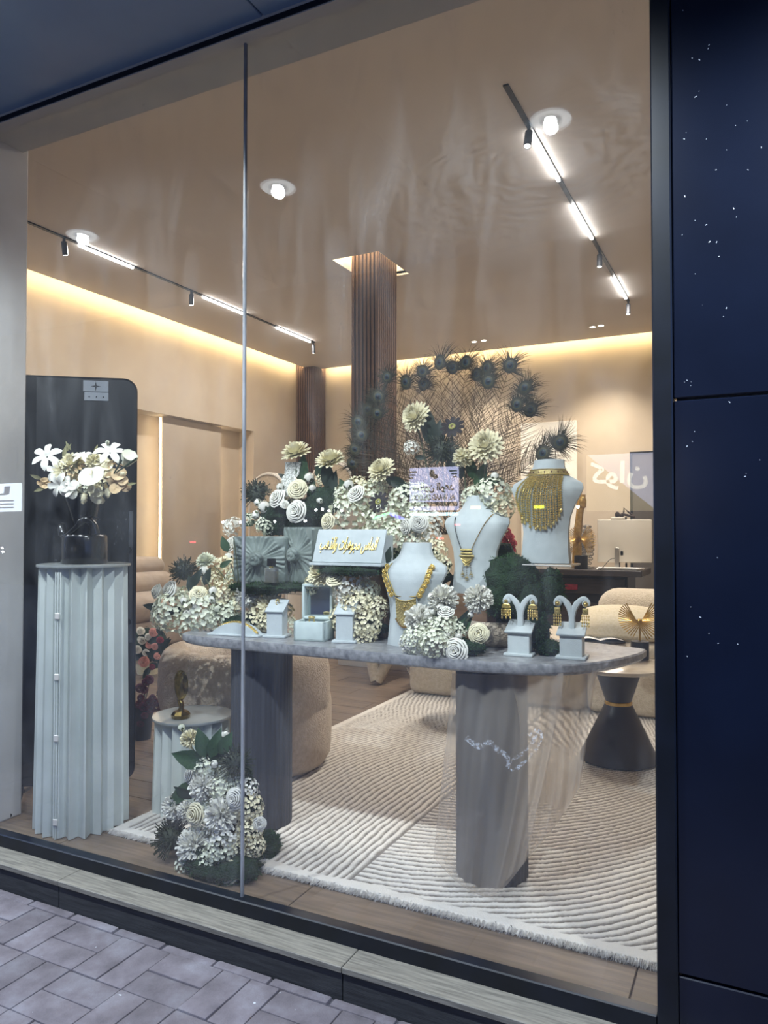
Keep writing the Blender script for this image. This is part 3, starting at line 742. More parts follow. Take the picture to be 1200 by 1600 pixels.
def build_organza():
    t = thing('organza_drape', 'sheer beige organza cloth hanging round the right table column', 'fabric', (-.9, 2.70, .02))
    def sheet(top, mid, bot, y0, y1, seed, name, nw=7, amp=.010):
        r = random.Random(seed); ph = [r.uniform(0, 6.28) for _ in range(6)]
        C = [catmull([(u, v, 0) for u, v in row], 10) for row in (top, mid, bot)]
        def at(c, i): q = i * (len(c) - 1); k = min(len(c) - 2, int(q)); return c[k].lerp(c[k + 1], q - k)
        def fn(i, j):
            a, b, e = at(C[0], i), at(C[1], i), at(C[2], i)
            p = a * ((1 - j) * (1 - 2 * j)) + b * (4 * j * (1 - j)) + e * (j * (2 * j - 1))
            y = lerp(y0(i), y1(i), j) + amp * (math.sin(i * nw * 2 + ph[0] + 1.5 * j) + .5 * math.sin(i * nw * 4.3 + ph[1] - 2 * j)) * (.5 + .5 * j) + .006 * math.sin(j * 9 + i * 5 + ph[2])
            return aty(p.x, p.y, y)
        MB().grid(fn, 90, 40).build(name, T['organza'], t, world=True, ang=180)
    sheet([(706, 1052), (765, 1054), (830, 1054), (880, 1052)], [(699, 1135), (740, 1190), (810, 1210), (866, 1150)], [(677, 1340), (722, 1384), (772, 1399), (822, 1345)],
          lambda i: 2.695, lambda i: 2.645 + .01 * i, 1, 'front_layer', 11, .013)
    sheet([(790, 1053), (830, 1053), (880, 1051), (932, 1049)], [(812, 1180), (850, 1190), (885, 1180), (918, 1150)], [(772, 1396), (823, 1342), (868, 1290), (907, 1228)],
          lambda i: 2.70 + .12 * i, lambda i: 2.66 + .06 * i, 2, 'side_layer', 9, .016)
    sheet([(868, 1051), (890, 1051), (912, 1050), (936, 1048)], [(850, 1140), (872, 1150), (890, 1140), (914, 1120)], [(824, 1255), (850, 1268), (880, 1262), (908, 1215)],
          lambda i: 2.76 + .08 * i, lambda i: 2.71 + .05 * i, 3, 'fold_layer', 6, .014)
build_organza()

# ================================================================== FLOWER MESHES (shared)
FM = {}
def petal(m, base, out, up, L, W, curl, cup=.3, nu=3, nv=3, tipw=.35, basew=.35):
    base, out, up = Vector(base), Vector(out).normalized(), Vector(up).normalized()
    side = out.cross(up).normalized()
    def fn(i, j):
        s = i - .5
        wd = W * (basew + (1 - basew) * math.sin(min(1, j * 1.25) * PI / 2)) * (1 - (1 - tipw) * max(0, (j - .7) / .3) ** 2)
        a = curl * j
        p = base + out * (L * (math.sin(a) / curl if abs(curl) > 1e-3 else j)) + up * (L * ((1 - math.cos(a)) / curl if abs(curl) > 1e-3 else 0))
        return p + side * (s * wd) + up * (cup * wd * (abs(s) * 2) ** 2 * .5)
    return m.grid(fn, nu, nv)
def mk_dahlia(seed, rows=7, name='dahlia', mat='petal_cream', tip=.3):
    r = random.Random(seed); m = MB(); R = .5
    for k in range(rows):
        f = k / (rows - 1); el = lerp(-.25, 1.35, f); n = int(lerp(18, 8, f)); L = lerp(.47, .26, f)
        for i in range(n):
            a = (i + (k % 2) * .5 + r.uniform(-.15, .15)) / n * 2 * PI; e = el + r.uniform(-.1, .1)
            h = Vector((math.cos(a), math.sin(a), 0)); out = h * math.cos(e) + Vector((0, 0, 1)) * math.sin(e); up = -h * math.sin(e) + Vector((0, 0, 1)) * math.cos(e)
            petal(m, h * .05 + Vector((0, 0, .05 + .1 * f)), out, up, L * r.uniform(.92, 1.08), .15, lerp(.5, .9, f), .55, 2, 3, tip, .4)
    return m.mesh(name, T[mat], True, 180)
def mk_carnation(seed, mat='petal_white', n=230, name='carnation'):
    r = random.Random(seed); m = MB()
    for i in range(n):
        z = 1 - 1.55 * (i + .5) / n; q = math.sqrt(max(0, 1 - z * z)); a = i * 2.39996 + r.uniform(-.2, .2)
        d = Vector((q * math.cos(a), q * math.sin(a), z)); up = d.orthogonal().normalized()
        up = Matrix.Rotation(r.uniform(0, 6.28), 3, d) @ up
        L = .46 * r.uniform(.85, 1.08)
        petal(m, d * .10, d, up, L - .05, .12, r.uniform(.2, 1.1), .7, 2, 2, .7, .25)
    return m.mesh(name, T[mat], True, 180)
def mk_ranunculus(seed, mat='petal_white', name='ranunculus', layers=6):
    r = random.Random(seed); m = MB()
    for k in range(layers):
        f = k / (layers - 1); R = lerp(.06, .40, f); n = 2 + (k + 1) // 2; top = lerp(.26, .0, f ** 1.7)
        for i in range(n):
            a0 = i / n * 2 * PI + k * 1.15 + r.uniform(-.3, .3); w_ = 2 * PI / n * 1.25; tw = r.uniform(.03, .06)
            def fn(u_, v_, a0=a0, w_=w_, R=R, top=top, f=f, tw=tw):
                a = a0 + (u_ - .5) * w_; edge = 1 - (abs(u_ - .5) * 2) ** 3
                if v_ <= .7:
                    q = v_ / .7; hgt = lerp(-.36, top + .04 * edge - .02, q); rad = R * (.45 + .55 * math.sin(q * PI / 2))
                else:
                    q = (v_ - .7) / .3; hgt = top + .04 * edge - .02 + .035 * math.sin(q * PI * .7) - .05 * q * q * f; rad = R + .075 * q * (.55 + .6 * f)
                rad += tw * (u_ - .5)
                return Vector((rad * math.cos(a), rad * math.sin(a), hgt))
            m.grid(fn, 8, 7)
    m.sphere((0, 0, .14), .06, 8, 5)
    return m.mesh(name, T[mat], True, 180)
def mk_hydrangea(seed, mat='petal_green', n=105, name='hydrangea'):
    r = random.Random(seed); m = MB()
    for i in range(n):
        z = 1 - 1.5 * (i + .5) / n; q = math.sqrt(max(0, 1 - z * z)); a = i * 2.39996 + r.uniform(-.3, .3)
        d = Vector((q * math.cos(a), q * math.sin(a), z)); c = d * (.44 * r.uniform(.88, 1.1))
        d2 = (d + Vector((r.uniform(-.4, .4), r.uniform(-.4, .4), r.uniform(-.4, .4)))).normalized()
        e1 = d2.orthogonal().normalized(); e1 = Matrix.Rotation(r.uniform(0, 6), 3, d2) @ e1
        for k in range(4):
            e = Matrix.Rotation(k * PI / 2, 3, d2) @ e1
            petal(m, c, (e + d2 * .15).normalized(), (d2 - e * .15).normalized(), 0.078 * r.uniform(.85, 1.2), .08, .5, .3, 2, 2, .5, .3)
    return m.mesh(name, T[mat], True, 180)
def mk_bud(name='bud', mat='petal_white'):
    m = MB(); m.lathe([(0, -.4), (.22, -.32), (.36, -.05), (.32, .2), (.18, .4), (0, .47)], 10)
    def fn(i, j):
        a = i * 2 * PI * 1.2; rr_ = [.24, .38, .37, .22][round(j * 3)] + .02; return Vector((rr_ * math.cos(a), rr_ * math.sin(a), -.3 + j * .72 + .05 * i))
    m.grid(fn, 12, 3)
    return m.mesh(name, T[mat], True, 180)
def mk_calyx():
    m = MB()
    for i in range(5):
        a = i / 5 * 2 * PI; h = Vector((math.cos(a), math.sin(a), 0))
        petal(m, h * .1 + Vector((0, 0, -.42)), (h * .8 + Vector((0, 0, .6))).normalized(), (Vector((0, 0, .8)) - h * .6).normalized(), .8, .34, .9, .2, 2, 3, .15, .5)
    return m.mesh('calyx', T['bract'], True, 180)
def mk_spiky(seed, n=150):
    r = random.Random(seed); m = MB()
    for i in range(n):
        z = 1 - 1.4 * (i + .5) / n; q = math.sqrt(max(0, 1 - z * z)); a = i * 2.39996
        d = Vector((q * math.cos(a), q * math.sin(a), z)); d = (d + Vector((r.uniform(-.2, .2), r.uniform(-.2, .2), r.uniform(-.2, .2)))).normalized(); L = r.uniform(.36, .54)
        m.tube([d * .1, d * L * .7, d * L], [.014, .011, .017], 3)
        m.tube([d * L * .75, d * L * .8 + d.orthogonal() * .06], [.012, .006], 3)
    m.sphere((0, 0, 0), .28, 8, 6)
    return m.mesh('thistle', T['spike'], True, 60)
def mk_cosmos():
    m = MB()
    for i in range(11):
        a = i / 11 * 2 * PI; h = Vector((math.cos(a), math.sin(a), 0))
        petal(m, h * .1, (h + Vector((0, 0, .25))).normalized(), (Vector((0, 0, 1)) - h * .25).normalized(), .42, .2, -.3, .2, 2, 3, .6, .4)
    return m.mesh('dark_daisy', T['petal_dark'], True, 180)
def mk_centre():
    m = MB(); m.torus((0, 0, .08), .11, .045, 14, 6); return m.mesh('flower_centre', T['pollen'], True, 180)
def mk_leaf(mat, name='leaf', W=.42):
    m = MB()
    def fn(i, j):
        s = (i - .5) * 2; wd = W * math.sin(PI * (j ** .8)) * (1 + .04 * math.sin(j * 40)); return Vector((s * wd * .5, j - .1, .12 * abs(s) * wd - .25 * j * j))
    m.grid(fn, 4, 10); return m.mesh(name, T[mat], True, 180)
def mk_lily():
    m = MB()
    for i in range(6):
        a = i / 6 * 2 * PI; h = Vector((math.cos(a), math.sin(a), 0)); z = Vector((0, 0, 1))
        petal(m, h * .03 - z * .05, (h * .75 + z * .65).normalized(), (h * -.65 + z * .75).normalized(), .56, .22 if i % 2 else .26, -1.5, .35, 3, 6, .12, .5)
    return m.mesh('lily', T['petal_white'], True, 180)
def mk_anthurium():
    m = MB()
    def fn(i, j):
        a = i * 2 * PI; rr_ = j * .5 * (1 + .18 * math.cos(a)) * (1 - .25 * math.exp(-((a - PI) ** 2) * 6)); x = rr_ * math.cos(a); y_ = rr_ * math.sin(a) * .8
        return Vector((x, y_, .35 * y_ * y_ + .25 * x * x))
    m.grid(fn, 28, 6, cu=True); return m.mesh('anthurium', T['petal_white'], True, 180)
def mk_spadix():
    m = MB(); m.tube(bez((-.18, 0, .03), (0, 0, .16), (.18, .03, .14), 8), [.03, .045, .045, .045, .045, .045, .042, .036, .015], 8); return m.mesh('spadix', T['petal_cream'], True, 180)
def mk_discs(seed, mat, name):
    r = random.Random(seed); m = MB()
    for i in range(9):
        c = Vector((r.uniform(-.3, .3), r.uniform(-.3, .3), r.uniform(-.1, .15))); R = r.uniform(.2, .28); d = Vector((r.uniform(-.5, .5), r.uniform(-.5, .5), 1)).normalized(); q = d.to_track_quat('Z', 'Y').to_matrix()
        def fn(u_, v_, c=c, R=R, q=q): a = u_ * 2 * PI; return c + q @ Vector((R * v_ * math.cos(a), R * v_ * math.sin(a), .15 * R * v_ * v_ + .02 * math.sin(a * 3)))
        m.grid(fn, 12, 2, cu=True)
    return m.mesh(name, T[mat], True, 180)
def mk_bunny():
    r = random.Random(9); m = MB(); m.sphere((0, 0, 0), .3, 8, 6, (.7, .7, 1.3))
    for i in range(120):
        a = r.uniform(0, 6.28); b = r.uniform(-1.4, 1.5); d = Vector((math.cos(a) * math.cos(b), math.sin(a) * math.cos(b), math.sin(b)))
        p = Vector((d.x * .2, d.y * .2, d.z * .37)); e = (d + Vector((0, 0, .8))).normalized() * .16; s_ = d.orthogonal().normalized() * .02
        m.add([p + s_, p - s_, p + e], [(0, 1, 2)])
    return m.mesh('bunny_tail', T['petal_cream'], True, 180)
def mk_pod():
    m = MB()
    def fn(i, j):
        a = i * 2 * PI; R = (.12 + .3 * j ** .7) * (1 + .08 * math.sin(a * 8)); return Vector((R * math.cos(a), R * math.sin(a), -.4 + .8 * j))
    m.grid(fn, 32, 6, cu=True); m.lathe([(.4, .4), (.25, .36), (0, .33)], 16); return m.mesh('seed_pod', T['petal_green'], True, 60)
FM['dahlia'] = [mk_dahlia(i) for i in (1, 2, 3)]
FM['dahlia_w'] = [mk_dahlia(i, mat='petal_green', tip=.25) for i in (4, 5)]
FM['carn'] = [mk_carnation(i) for i in (1, 2, 3)]
FM['carn_c'] = [mk_carnation(4, 'petal_cream')]
FM['ran'] = [mk_ranunculus(i) for i in (1, 2, 3)]
FM['ran_c'] = [mk_ranunculus(5, 'petal_cream')]
FM['hyd'] = [mk_hydrangea(i) for i in (1, 2, 3)]
FM['hyd_w'] = [mk_hydrangea(i, 'petal_white') for i in (4, 5)]
FM['hyd_c'] = [mk_hydrangea(i, 'petal_cream') for i in (6, 7)]
FM['hyd_t'] = [mk_hydrangea(8, 'petal_tan', 40)]
FM['bud'] = [mk_bud()]
FM['gbud'] = [mk_bud('green_bud', 'petal_green')]
FM['spiky'] = [mk_spiky(1), mk_spiky(2)]
FM['cosmos'] = [mk_cosmos()]
FM['leaf'] = [mk_leaf('leaf'), mk_leaf('leaf', W=.55)]
FM['leaf_d'] = [mk_leaf('leaf_dark')]
FM['leaf_p'] = [mk_leaf('leaf_pale', W=.3)]
FM['lily'] = [mk_lily()]
FM['anth'] = [mk_anthurium()]
FM['discs'] = [mk_discs(1, 'petal_white', 'orchid'), mk_discs(2, 'petal_cream', 'orchid')]
FM['discs_t'] = [mk_discs(3, 'petal_tan', 'dried_orchid')]
FM['bunny'] = [mk_bunny()]
FM['pod'] = [mk_pod()]
FM['rose_p'] = [mk_ranunculus(11, 'petal_pink', 'rose', 5)]
FM['rose_w'] = [mk_ranunculus(12, 'petal_white', 'rose', 5)]
FM['rose_r'] = [mk_ranunculus(13, 'petal_red', 'rose', 4)]
FM['rose_crim'] = [mk_ranunculus(14, 'petal_crim', 'rose', 5)]
CALYX = mk_calyx(); CENTRE = mk_centre(); SPADIX = mk_spadix()
NAME = dict(dahlia='dahlia', dahlia_w='dahlia', carn='carnation', carn_c='carnation', ran='ranunculus', ran_c='ranunculus', hyd='hydrangea', hyd_w='hydrangea', hyd_c='hydrangea', hyd_t='dried_hydrangea',
            bud='flower_bud', gbud='flower_bud', spiky='thistle', cosmos='dark_daisy', leaf='leaf', leaf_d='leaf', leaf_p='dried_leaf', lily='lily', anth='anthurium', discs='orchid', discs_t='dried_orchid', bunny='bunny_tail', pod='seed_pod',
            rose_p='rose', rose_w='rose', rose_r='rose', rose_crim='rose')
fr_ = random.Random(21)
def bloom(root, kind, u, v, y, px, d=None, stem=None, spin=None):
    p = aty(u, v, y); s = pxm(u, v, y, px)
    if d is None:
        d = (-p.normalized() if False else Vector((-p.x * .25 + fr_.uniform(-.35, .35), -.75, .55 + fr_.uniform(-.3, .25))))
    L = WL(root)
    sc = s
    if kind in ('hyd', 'hyd_w', 'hyd_c', 'hyd_t'): sc = s
    o = link(NAME[kind], fr_.choice(FM[kind]), root, p - L, rot=facing(d, fr_.uniform(0, 6.28) if spin is None else spin), scale=sc)
    if kind in ('bud', 'gbud'): link('calyx', CALYX, o)
    if kind == 'cosmos': link('flower_centre', CENTRE, o)
    if kind == 'anth': link('spadix', SPADIX, o)
    if stem is not None:
        b = Vector(stem) - L; e = p - L
        mid = (b + e) / 2 + Vector((fr_.uniform(-.02, .02), .015, .02))
        MB().tube(bez(e, mid, b, 6), .0028, 5).build('stem', T['stem'], root)
    return o
def leaf_at(root, kind, u, v, y, px, ang, tilt=-.3):   # leaf growing from (u,v) towards image angle ang (0 = right, 90 = up)
    p = aty(u, v, y); s = pxm(u, v, y, px); a = math.radians(ang)
    yv = (_R * math.cos(a) + Vector((0, 0, 1)) * math.sin(a) + _F * tilt).normalized()
    zv = (-_F + yv * _F.dot(yv)).normalized(); xv = yv.cross(zv)
    q = Matrix((xv, yv, zv)).transposed().to_quaternion()
    return link(NAME[kind], fr_.choice(FM[kind]), root, p - WL(root), rot=q, scale=s)
def moss_mesh(seed, blobs, tufts=1500, name='moss'):
    r = random.Random(seed); m = MB(); surf = []
    for (c, rad) in blobs:
        c = Vector(c); rad = Vector(rad)
        ph = [r.uniform(0, 6) for _ in range(6)]
        def fn(i, j, c=c, rad=rad, ph=ph):
            a = i * 2 * PI; b = (j - .5) * PI
            d = Vector((math.cos(a) * math.cos(b), math.sin(a) * math.cos(b), math.sin(b)))
            k = 1 + .10 * math.sin(d.x * 7 + ph[0]) * math.sin(d.y * 7 + ph[1]) + .08 * math.sin(d.z * 11 + ph[2]) + .05 * math.sin(d.x * 17 + ph[3]) * math.cos(d.z * 15 + ph[4])
            return c + Vector((d.x * rad.x, d.y * rad.y, d.z * rad.z)) * k
        m.grid(fn, 20, 12, cu=True)
        for q in range(int(tufts / len(blobs))):
            i, j = r.random(), .1 + .9 * r.random()
            p = fn(i, j); n_ = (p - c); n_ = Vector((n_.x / rad.x, n_.y / rad.y, n_.z / rad.z)).normalized()
            surf.append((p, n_))
    tf = MB()
    for p, n_ in surf:
        e = (n_ + Vector((r.uniform(-.8, .8), r.uniform(-.8, .8), r.uniform(-.8, .8)))).normalized() * r.uniform(.006, .016); s_ = e.orthogonal().normalized() * .0018
        s_ = Matrix.Rotation(r.uniform(0, 6), 3, e.normalized()) @ s_
        tf.add([p + s_, p - s_, p + e * .6 + s_ * .8, p + e], [(0, 1, 3), (0, 3, 2)])
    return m, tf
def moss(root, seed, blobs, tufts=1800, world=True):
    m, tf = moss_mesh(seed, blobs, tufts)
    o = m.build('moss', T['moss'], root, world=world, ang=180)
    L = WL(root); tf.v = [(p[0] - L[0], p[1] - L[1], p[2] - L[2]) for p in tf.v]
    f = tf.build('moss_tuft', T['moss_tuft'], o, smooth=False); f['kind'] = 'stuff'
    return o

# ================================================================== PEDESTALS AND WHAT STANDS ON THEM
def pedestal(x, y, R, h, npl, label, tape=True):
    t = thing('paper_pedestal', label, 'pedestal', (x, y, 0))
    rr_ = random.Random(int(h * 100))
    jit = [rr_.uniform(-.006, .006) for _ in range(npl * 2)]
    def fn(i, j):
        k = round(i * npl * 2) % (npl * 2); a = i * 2 * PI
        r = (R if k % 2 == 0 else R - .038) + jit[k] * (1 - .6 * j) + .012 * (1 - j) * (1 if k % 2 == 0 else .3)
        return Vector((r * math.cos(a), r * math.sin(a), .003 + j * (h - .012)))
    m = MB().grid(fn, npl * 2, 6, cu=True)
    m.build('pleated_body', T['paper'], t, smooth=False)
    MB().lathe([(0, h - .014), (R - .01, h - .014), (R + .012, h - .012), (R + .014, h - .006), (R + .012, h), (0, h)], 48).build('top_disc', T['disc_top'], t)
    if tape:
        ang = -PI / 2 - .35 + .62
        c = Vector((math.cos(ang), math.sin(ang), 0)); sd = Vector((-c.y, c.x, 0))
        for q in (-.012, .0, .012):
            MB().box(c * (R + .002) + sd * q + Vector((0, 0, h / 2 - .01)), (.004, .006, h - .04), rz=ang).build('paper_edge', T['paper'], t, smooth=False)
        for z in (.08, .45, .72, .99):
            if z < h: MB().rbox(c * (R + .008) + Vector((0, 0, z)), (.006, .024, .03), .003, 1, M=Matrix.Rotation(ang, 3, 'Z')).build('clip', T['white'], t, smooth=False)
    return t
p1 = atz(115, 1312, 0)
pedestal(-2.845, 2.52, .195, 1.215, 19, 'tall white pleated paper pedestal beside the black display')
pedestal(-2.50, 2.885, .18, .465, 18, 'low white pleated paper pedestal behind the floor flowers', tape=False)

# black sculpted vase and its bouquet
VX, VY, VZ = -2.845, 2.52, 1.2155
vt = thing('black_vase', 'glossy black sculpted vase on the tall paper pedestal', 'vase', (VX, VY, VZ))
MB().lathe([(0, 0), (.10, 0), (.104, .01), (.104, .125), (.098, .135), (.05, .137), (0, .137)], 40).build('vase_base', T['black_gloss'], vt)
def vf(i, j):
    a = i * 2 * PI; z = .13 + j * .20
    r = lerp(.045, .088, j ** 1.5) * (1 + .10 * math.sin(a * 3 + 2 * j) * j)
    return Vector((r * math.cos(a) - .005 * j, r * math.sin(a), z))
MB().grid(vf, 36, 10, cu=True).build('vase_neck', T['black_gloss'], vt)
MB().tube(catmull([(-.095, -.03, .13), (-.08, -.06, .175), (-.05, -.08, .13), (-.02, -.085, .13), (.03, -.08, .165), (.07, -.06, .205), (.095, -.04, .185), (.105, -.03, .14)], 6), [.02] * 12 + [.014] * 15 + [.02] * 16, 10).build('draped_hand', T['black_gloss'], vt)
MB().tube(catmull([(.055, -.055, .19), (.07, -.06, .215), (.11, -.05, .218), (.135, -.03, .205)], 5), .004, 6).build('wire_curl', T['black_gloss'], vt)
bq = thing('vase_bouquet', 'white lily and dried flower bouquet in the black vase', 'flowers', (VX, VY, VZ + .30))
yy = 2.47
for (k, u, v, px, dy, d) in [('lily', 73, 713, 46, -.04, (.45, -.8, .45)), ('lily', 90, 735, 42, -.05, (.2, -.8, .1)), ('lily', 92, 758, 40, -.06, (.3, -.9, -.2)), ('lily', 131, 713, 38, 0, (.3, -.4, .9)), ('lily', 172, 706, 48, 0, (.5, -.6, .7)),
                        ('anth', 143, 742, 48, -.10, (.35, -.75, .75)), ('dahlia', 115, 728, 44, .0, None), ('dahlia', 102, 738, 36, -.02, None), ('carn_c', 147, 722, 26, 0, None), ('discs', 110, 760, 34, -.05, (0, -.9, .2)), ('discs', 150, 768, 36, -.04, (.1, -.9, -.1)),
                        ('discs_t', 185, 752, 40, -.01, (.4, -.8, 0)), ('hyd_t', 122, 742, 40, .0, None), ('discs', 167, 740, 36, -.02, None), ('discs_t', 70, 756, 22, 0, None), ('bunny', 131, 778, 20, -.05, (.05, -.2, -1)), ('bunny', 168, 770, 20, -.05, (.4, -.2, -.9)), ('bunny', 190, 741, 20, 0, (1, -.2, .1)),
                        ('pod', 199, 719, 30, 0, (.7, -.3, .6)), ('discs', 160, 722, 30, .02, None), ('hyd_t', 178, 735, 34, .02, None), ('hyd', 140, 760, 40, .04, None), ('hyd_c', 105, 752, 44, .05, None), ('hyd_c', 165, 752, 44, .05, None), ('gbud', 168, 692, 8, 0, (0, 0, 1))]:
    bloom(bq, k, u, v, yy + dy, px, d)
for (u, v, px, a) in [(100, 715, 22, 80), (110, 702, 16, 120), (64, 748, 20, 160), (70, 762, 20, 200), (148, 708, 16, 70), (200, 757, 16, 10), (105, 704, 14, 60)]: leaf_at(bq, 'leaf_p', u, v, yy, px, a)
for (a, b) in [((178, 740), (190, 719)), ((182, 738), (214, 716))]:
    A, B = aty(*a, yy - .03), aty(*b, yy - .03)
    MB().tube([A, (A + B) / 2, B], [.003, .0045, .005], 6).build('dried_stalk', T['leaf_dark'], bq, world=True)

# gold sculpture on the low pedestal
gt = thing('gold_sculpture', 'small antique gold leaf-shaped sculpture on the low pedestal', 'sculpture', (-2.50, 2.80, .466))
MB().lathe([(0, 0), (.042, 0), (.046, .018), (.034, .034), (0, .034)], 8).build('faceted_base', T['antique_dark'], gt, smooth=False)
MB().tube(catmull([(0, 0, .03), (.004, 0, .06), (-.006, 0, .085), (0, 0, .10)], 4), [.02, .017, .014, .012, .013, .014, .014, .013, .013, .012, .012, .012, .012], 10).build('stalk', T['antique_dark'], gt)
def gs(i, j):
    a = i * 2 * PI; b = (j - .5) * PI
    return Vector((.036 * math.cos(a) * math.cos(b) ** .8 * (1 + .22 * math.sin(5 * a + 2 * b)), .02 * math.sin(a) * math.cos(b) ** .8, .155 + .068 * math.sin(b) + .008 * math.cos(a * 2)))
MB().grid(gs, 30, 14, cu=True).build('leaf_head', T['antique_dark'], gt, ang=30)

# ================================================================== BLACK DISPLAY SCREEN
ang = math.radians(38)
dt = thing('display_screen', 'tall black free-standing display screen with rounded corners behind the pedestal', 'display', (-2.905 - .32 * math.cos(ang), 2.905 - .32 * math.sin(ang), 0), ang)
W, H0, H1, rc = .64, .09, 2.155, .065
prof = []
for (cx_, cz_, a0) in [(W / 2 - rc, H1 - rc, 0), (-W / 2 + rc, H1 - rc, 90), (-W / 2 + rc, H0 + rc, 180), (W / 2 - rc, H0 + rc, 270)]:
    for q in range(9):
        a = math.radians(a0 + q * 11.25); prof.append((cx_ + rc * math.cos(a), cz_ + rc * math.sin(a)))
MX = Matrix(((1, 0, 0), (0, 0, 1), (0, 1, 0)))
MB().prism(prof, -.02, .02, M=MX).build('casing', T['led_poster'], dt, ang=30)
pr2 = [(p[0] * 1.004, (p[1] - 1.12) * 1.002 + 1.12) for p in prof]
MB().tube([(p[0], -.018, p[1]) for p in pr2], .005, 6, closed=True).build('bezel', T['metal_dark'], dt)
st = MB().rbox((.12, -.0225, 2.115), (.125, .004, .058), .002, 1).build('sticker', T['sticker'], dt, smooth=False)
MB().rbox((.123, -.0225, 2.062), (.12, .004, .044), .002, 1).build('sticker', T['sticker'], dt, smooth=False)
m = MB()
for q in range(8):
    a, rr_ = q * PI / 4, (.026 if q % 2 == 0 else .006)
    m.v.append((.12 + rr_ * math.cos(a), -.0252, 2.115 + rr_ * math.sin(a)))
m.f.append(tuple(range(8))); m.build('star_mark', T['sticker_dark'], dt, smooth=False)
for q in (-.035, 0, .035): MB().sphere((.123 + q, -.0245, 2.06), .004, 6, 4).build('dot_mark', T['sticker_dark'], dt)
MB().rbox((.298, -.023, 1.13), (.022, .008, .68), .003, 1).build('hinge_rail', T['rail'], dt, smooth=False)
for z in (1.27, .90):
    MB().cyl((0, 0, 0), .016, .012, 12).build('hinge_knob', T['metal_dark'], dt, loc=(.29, -.03, z)).rotation_euler = (PI / 2, 0, 0)
for x in (-.22, .22):
    MB().tube(catmull([(x, -.0, .12), (x, -.02, .06), (x, -.08, .018), (x, -.22, .016)], 6) , .012, 8).tube([(x, .02, .05), (x, .2, .016)], .012, 8).build('foot', T['metal_dark'], dt)

# ================================================================== JEWELLERY BUSTS
BZ = [0, .05, .12, .18, .23, .27, .30, .322, .338, .352, .37, .395, .42]
BW = [.098, .093, .090, .097, .115, .135, .147, .140, .112, .087, .072, .063, .060]
BF = [0, .002, .002, -.004, -.010, -.010, -.002, .012, .026, .036, .046, .056, .064]
BB = [.10, .085, .07, .062, .062, .075, .092, .098, .098, .098, .100, .108, .116]
BK = [.03, .03, .04, .05, .062, .07, .07, .066, .060, .052, .045, .04, .04]
def bint(A, z): return float(np.interp(z, BZ, A))
def bust_y(x, z):
    w_ = bint(BW, z); s = max(-1, min(1, x / w_)); return bint(BF, z) + bint(BK, z) * s * s
def bust(u, v, y, hpx, label, rz=0, z=None):
    p = aty(u, v, y); s = pxm(u, v, y, hpx) / .42
    if z is not None: p.z = z
    t = thing('necklace_bust', label, 'display bust', p, rz); t.scale = (s, s, s)
    zs = [q for q in catmull([(a, 0, 0) for a in BZ], 3)]; zs = sorted(set(max(0, min(.42, q.x)) for q in zs))
    n = 20; m = MB()
    F = [[Vector((bint(BW, zz) * math.sin((i / n - .5) * PI), 0, zz)) for i in range(n + 1)] for zz in zs]
    for rowp in F:
        for q in rowp: q.y = bust_y(q.x, q.z)
    vs = [q for rowp in F for q in rowp]; k = n + 1; R = len(zs)
    bk = []
    for zz, rowp in zip(zs, F):
        for i, q in enumerate(rowp):
            e = abs(i / n - .5) * 2
            th = .030 if zz > .2 else lerp(.062, .030, zz / .2)
            bk.append(Vector((q.x * .97, max(q.y + th, bint(BB, zz) - .02) if e < .9 else q.y + th, zz)))
    nb = len(vs); vs += bk; fs = []
    for r_ in range(R - 1):
        for i in range(n):
            fs.append((r_ * k + i, r_ * k + i + 1, (r_ + 1) * k + i + 1, (r_ + 1) * k + i))
            fs.append((nb + r_ * k + i, nb + (r_ + 1) * k + i, nb + (r_ + 1) * k + i + 1, nb + r_ * k + i + 1))
        for i, fl in ((0, 1), (n, 0)):
            a, b = r_ * k + i, (r_ + 1) * k + i
            fs.append((a, b, nb + b, nb + a) if fl else (a, nb + a, nb + b, b))
    for r_, fl in ((0, 1), (R - 1, 0)):
        for i in range(n):
            a, b = r_ * k + i, r_ * k + i + 1
            fs.append((a, nb + a, nb + b, b) if fl else (a, b, nb + b, nb + a))
    m.add(vs, fs).build('bust_form', T['velvet'], t, ang=50)
    return t
def on_bust(b, lx, lz, off=.004):
    s = b.scale[0]; q = Vector((lx, bust_y(lx, lz) - off, lz)) * s
    return Vector(b.location) + Matrix.Rotation(b.rotation_euler.z, 3, 'Z') @ q
B1 = bust(634, 1013, 2.80, 163, 'pale blue bust at the front holding the coin necklace', z=TT + .001)
B2 = bust(736, 928, 2.99, 155, 'pale blue bust in the middle with the beaded pendant necklace')
B3 = bust(848, 880, 2.98, 165, 'pale blue bust on the clear stand draped with the gold fringe collar')
def beads(m, path, r, step):
    path = [Vector(p) for p in path]; acc = 0
    for a, b in zip(path, path[1:]):
        L = (b - a).length; q = 0
        while acc + (L - q) >= step:
            q += step - acc; acc = 0; c = a + (b - a) * (q / L)
            m.add([c + Vector(d) * r for d in ((1, 0, 0), (-1, 0, 0), (0, 1, 0), (0, -1, 0), (0, 0, 1), (0, 0, -1))], [(0, 2, 4), (2, 1, 4), (1, 3, 4), (3, 0, 4), (2, 0, 5), (1, 2, 5), (3, 1, 5), (0, 3, 5)])
        acc += L - q
    return m
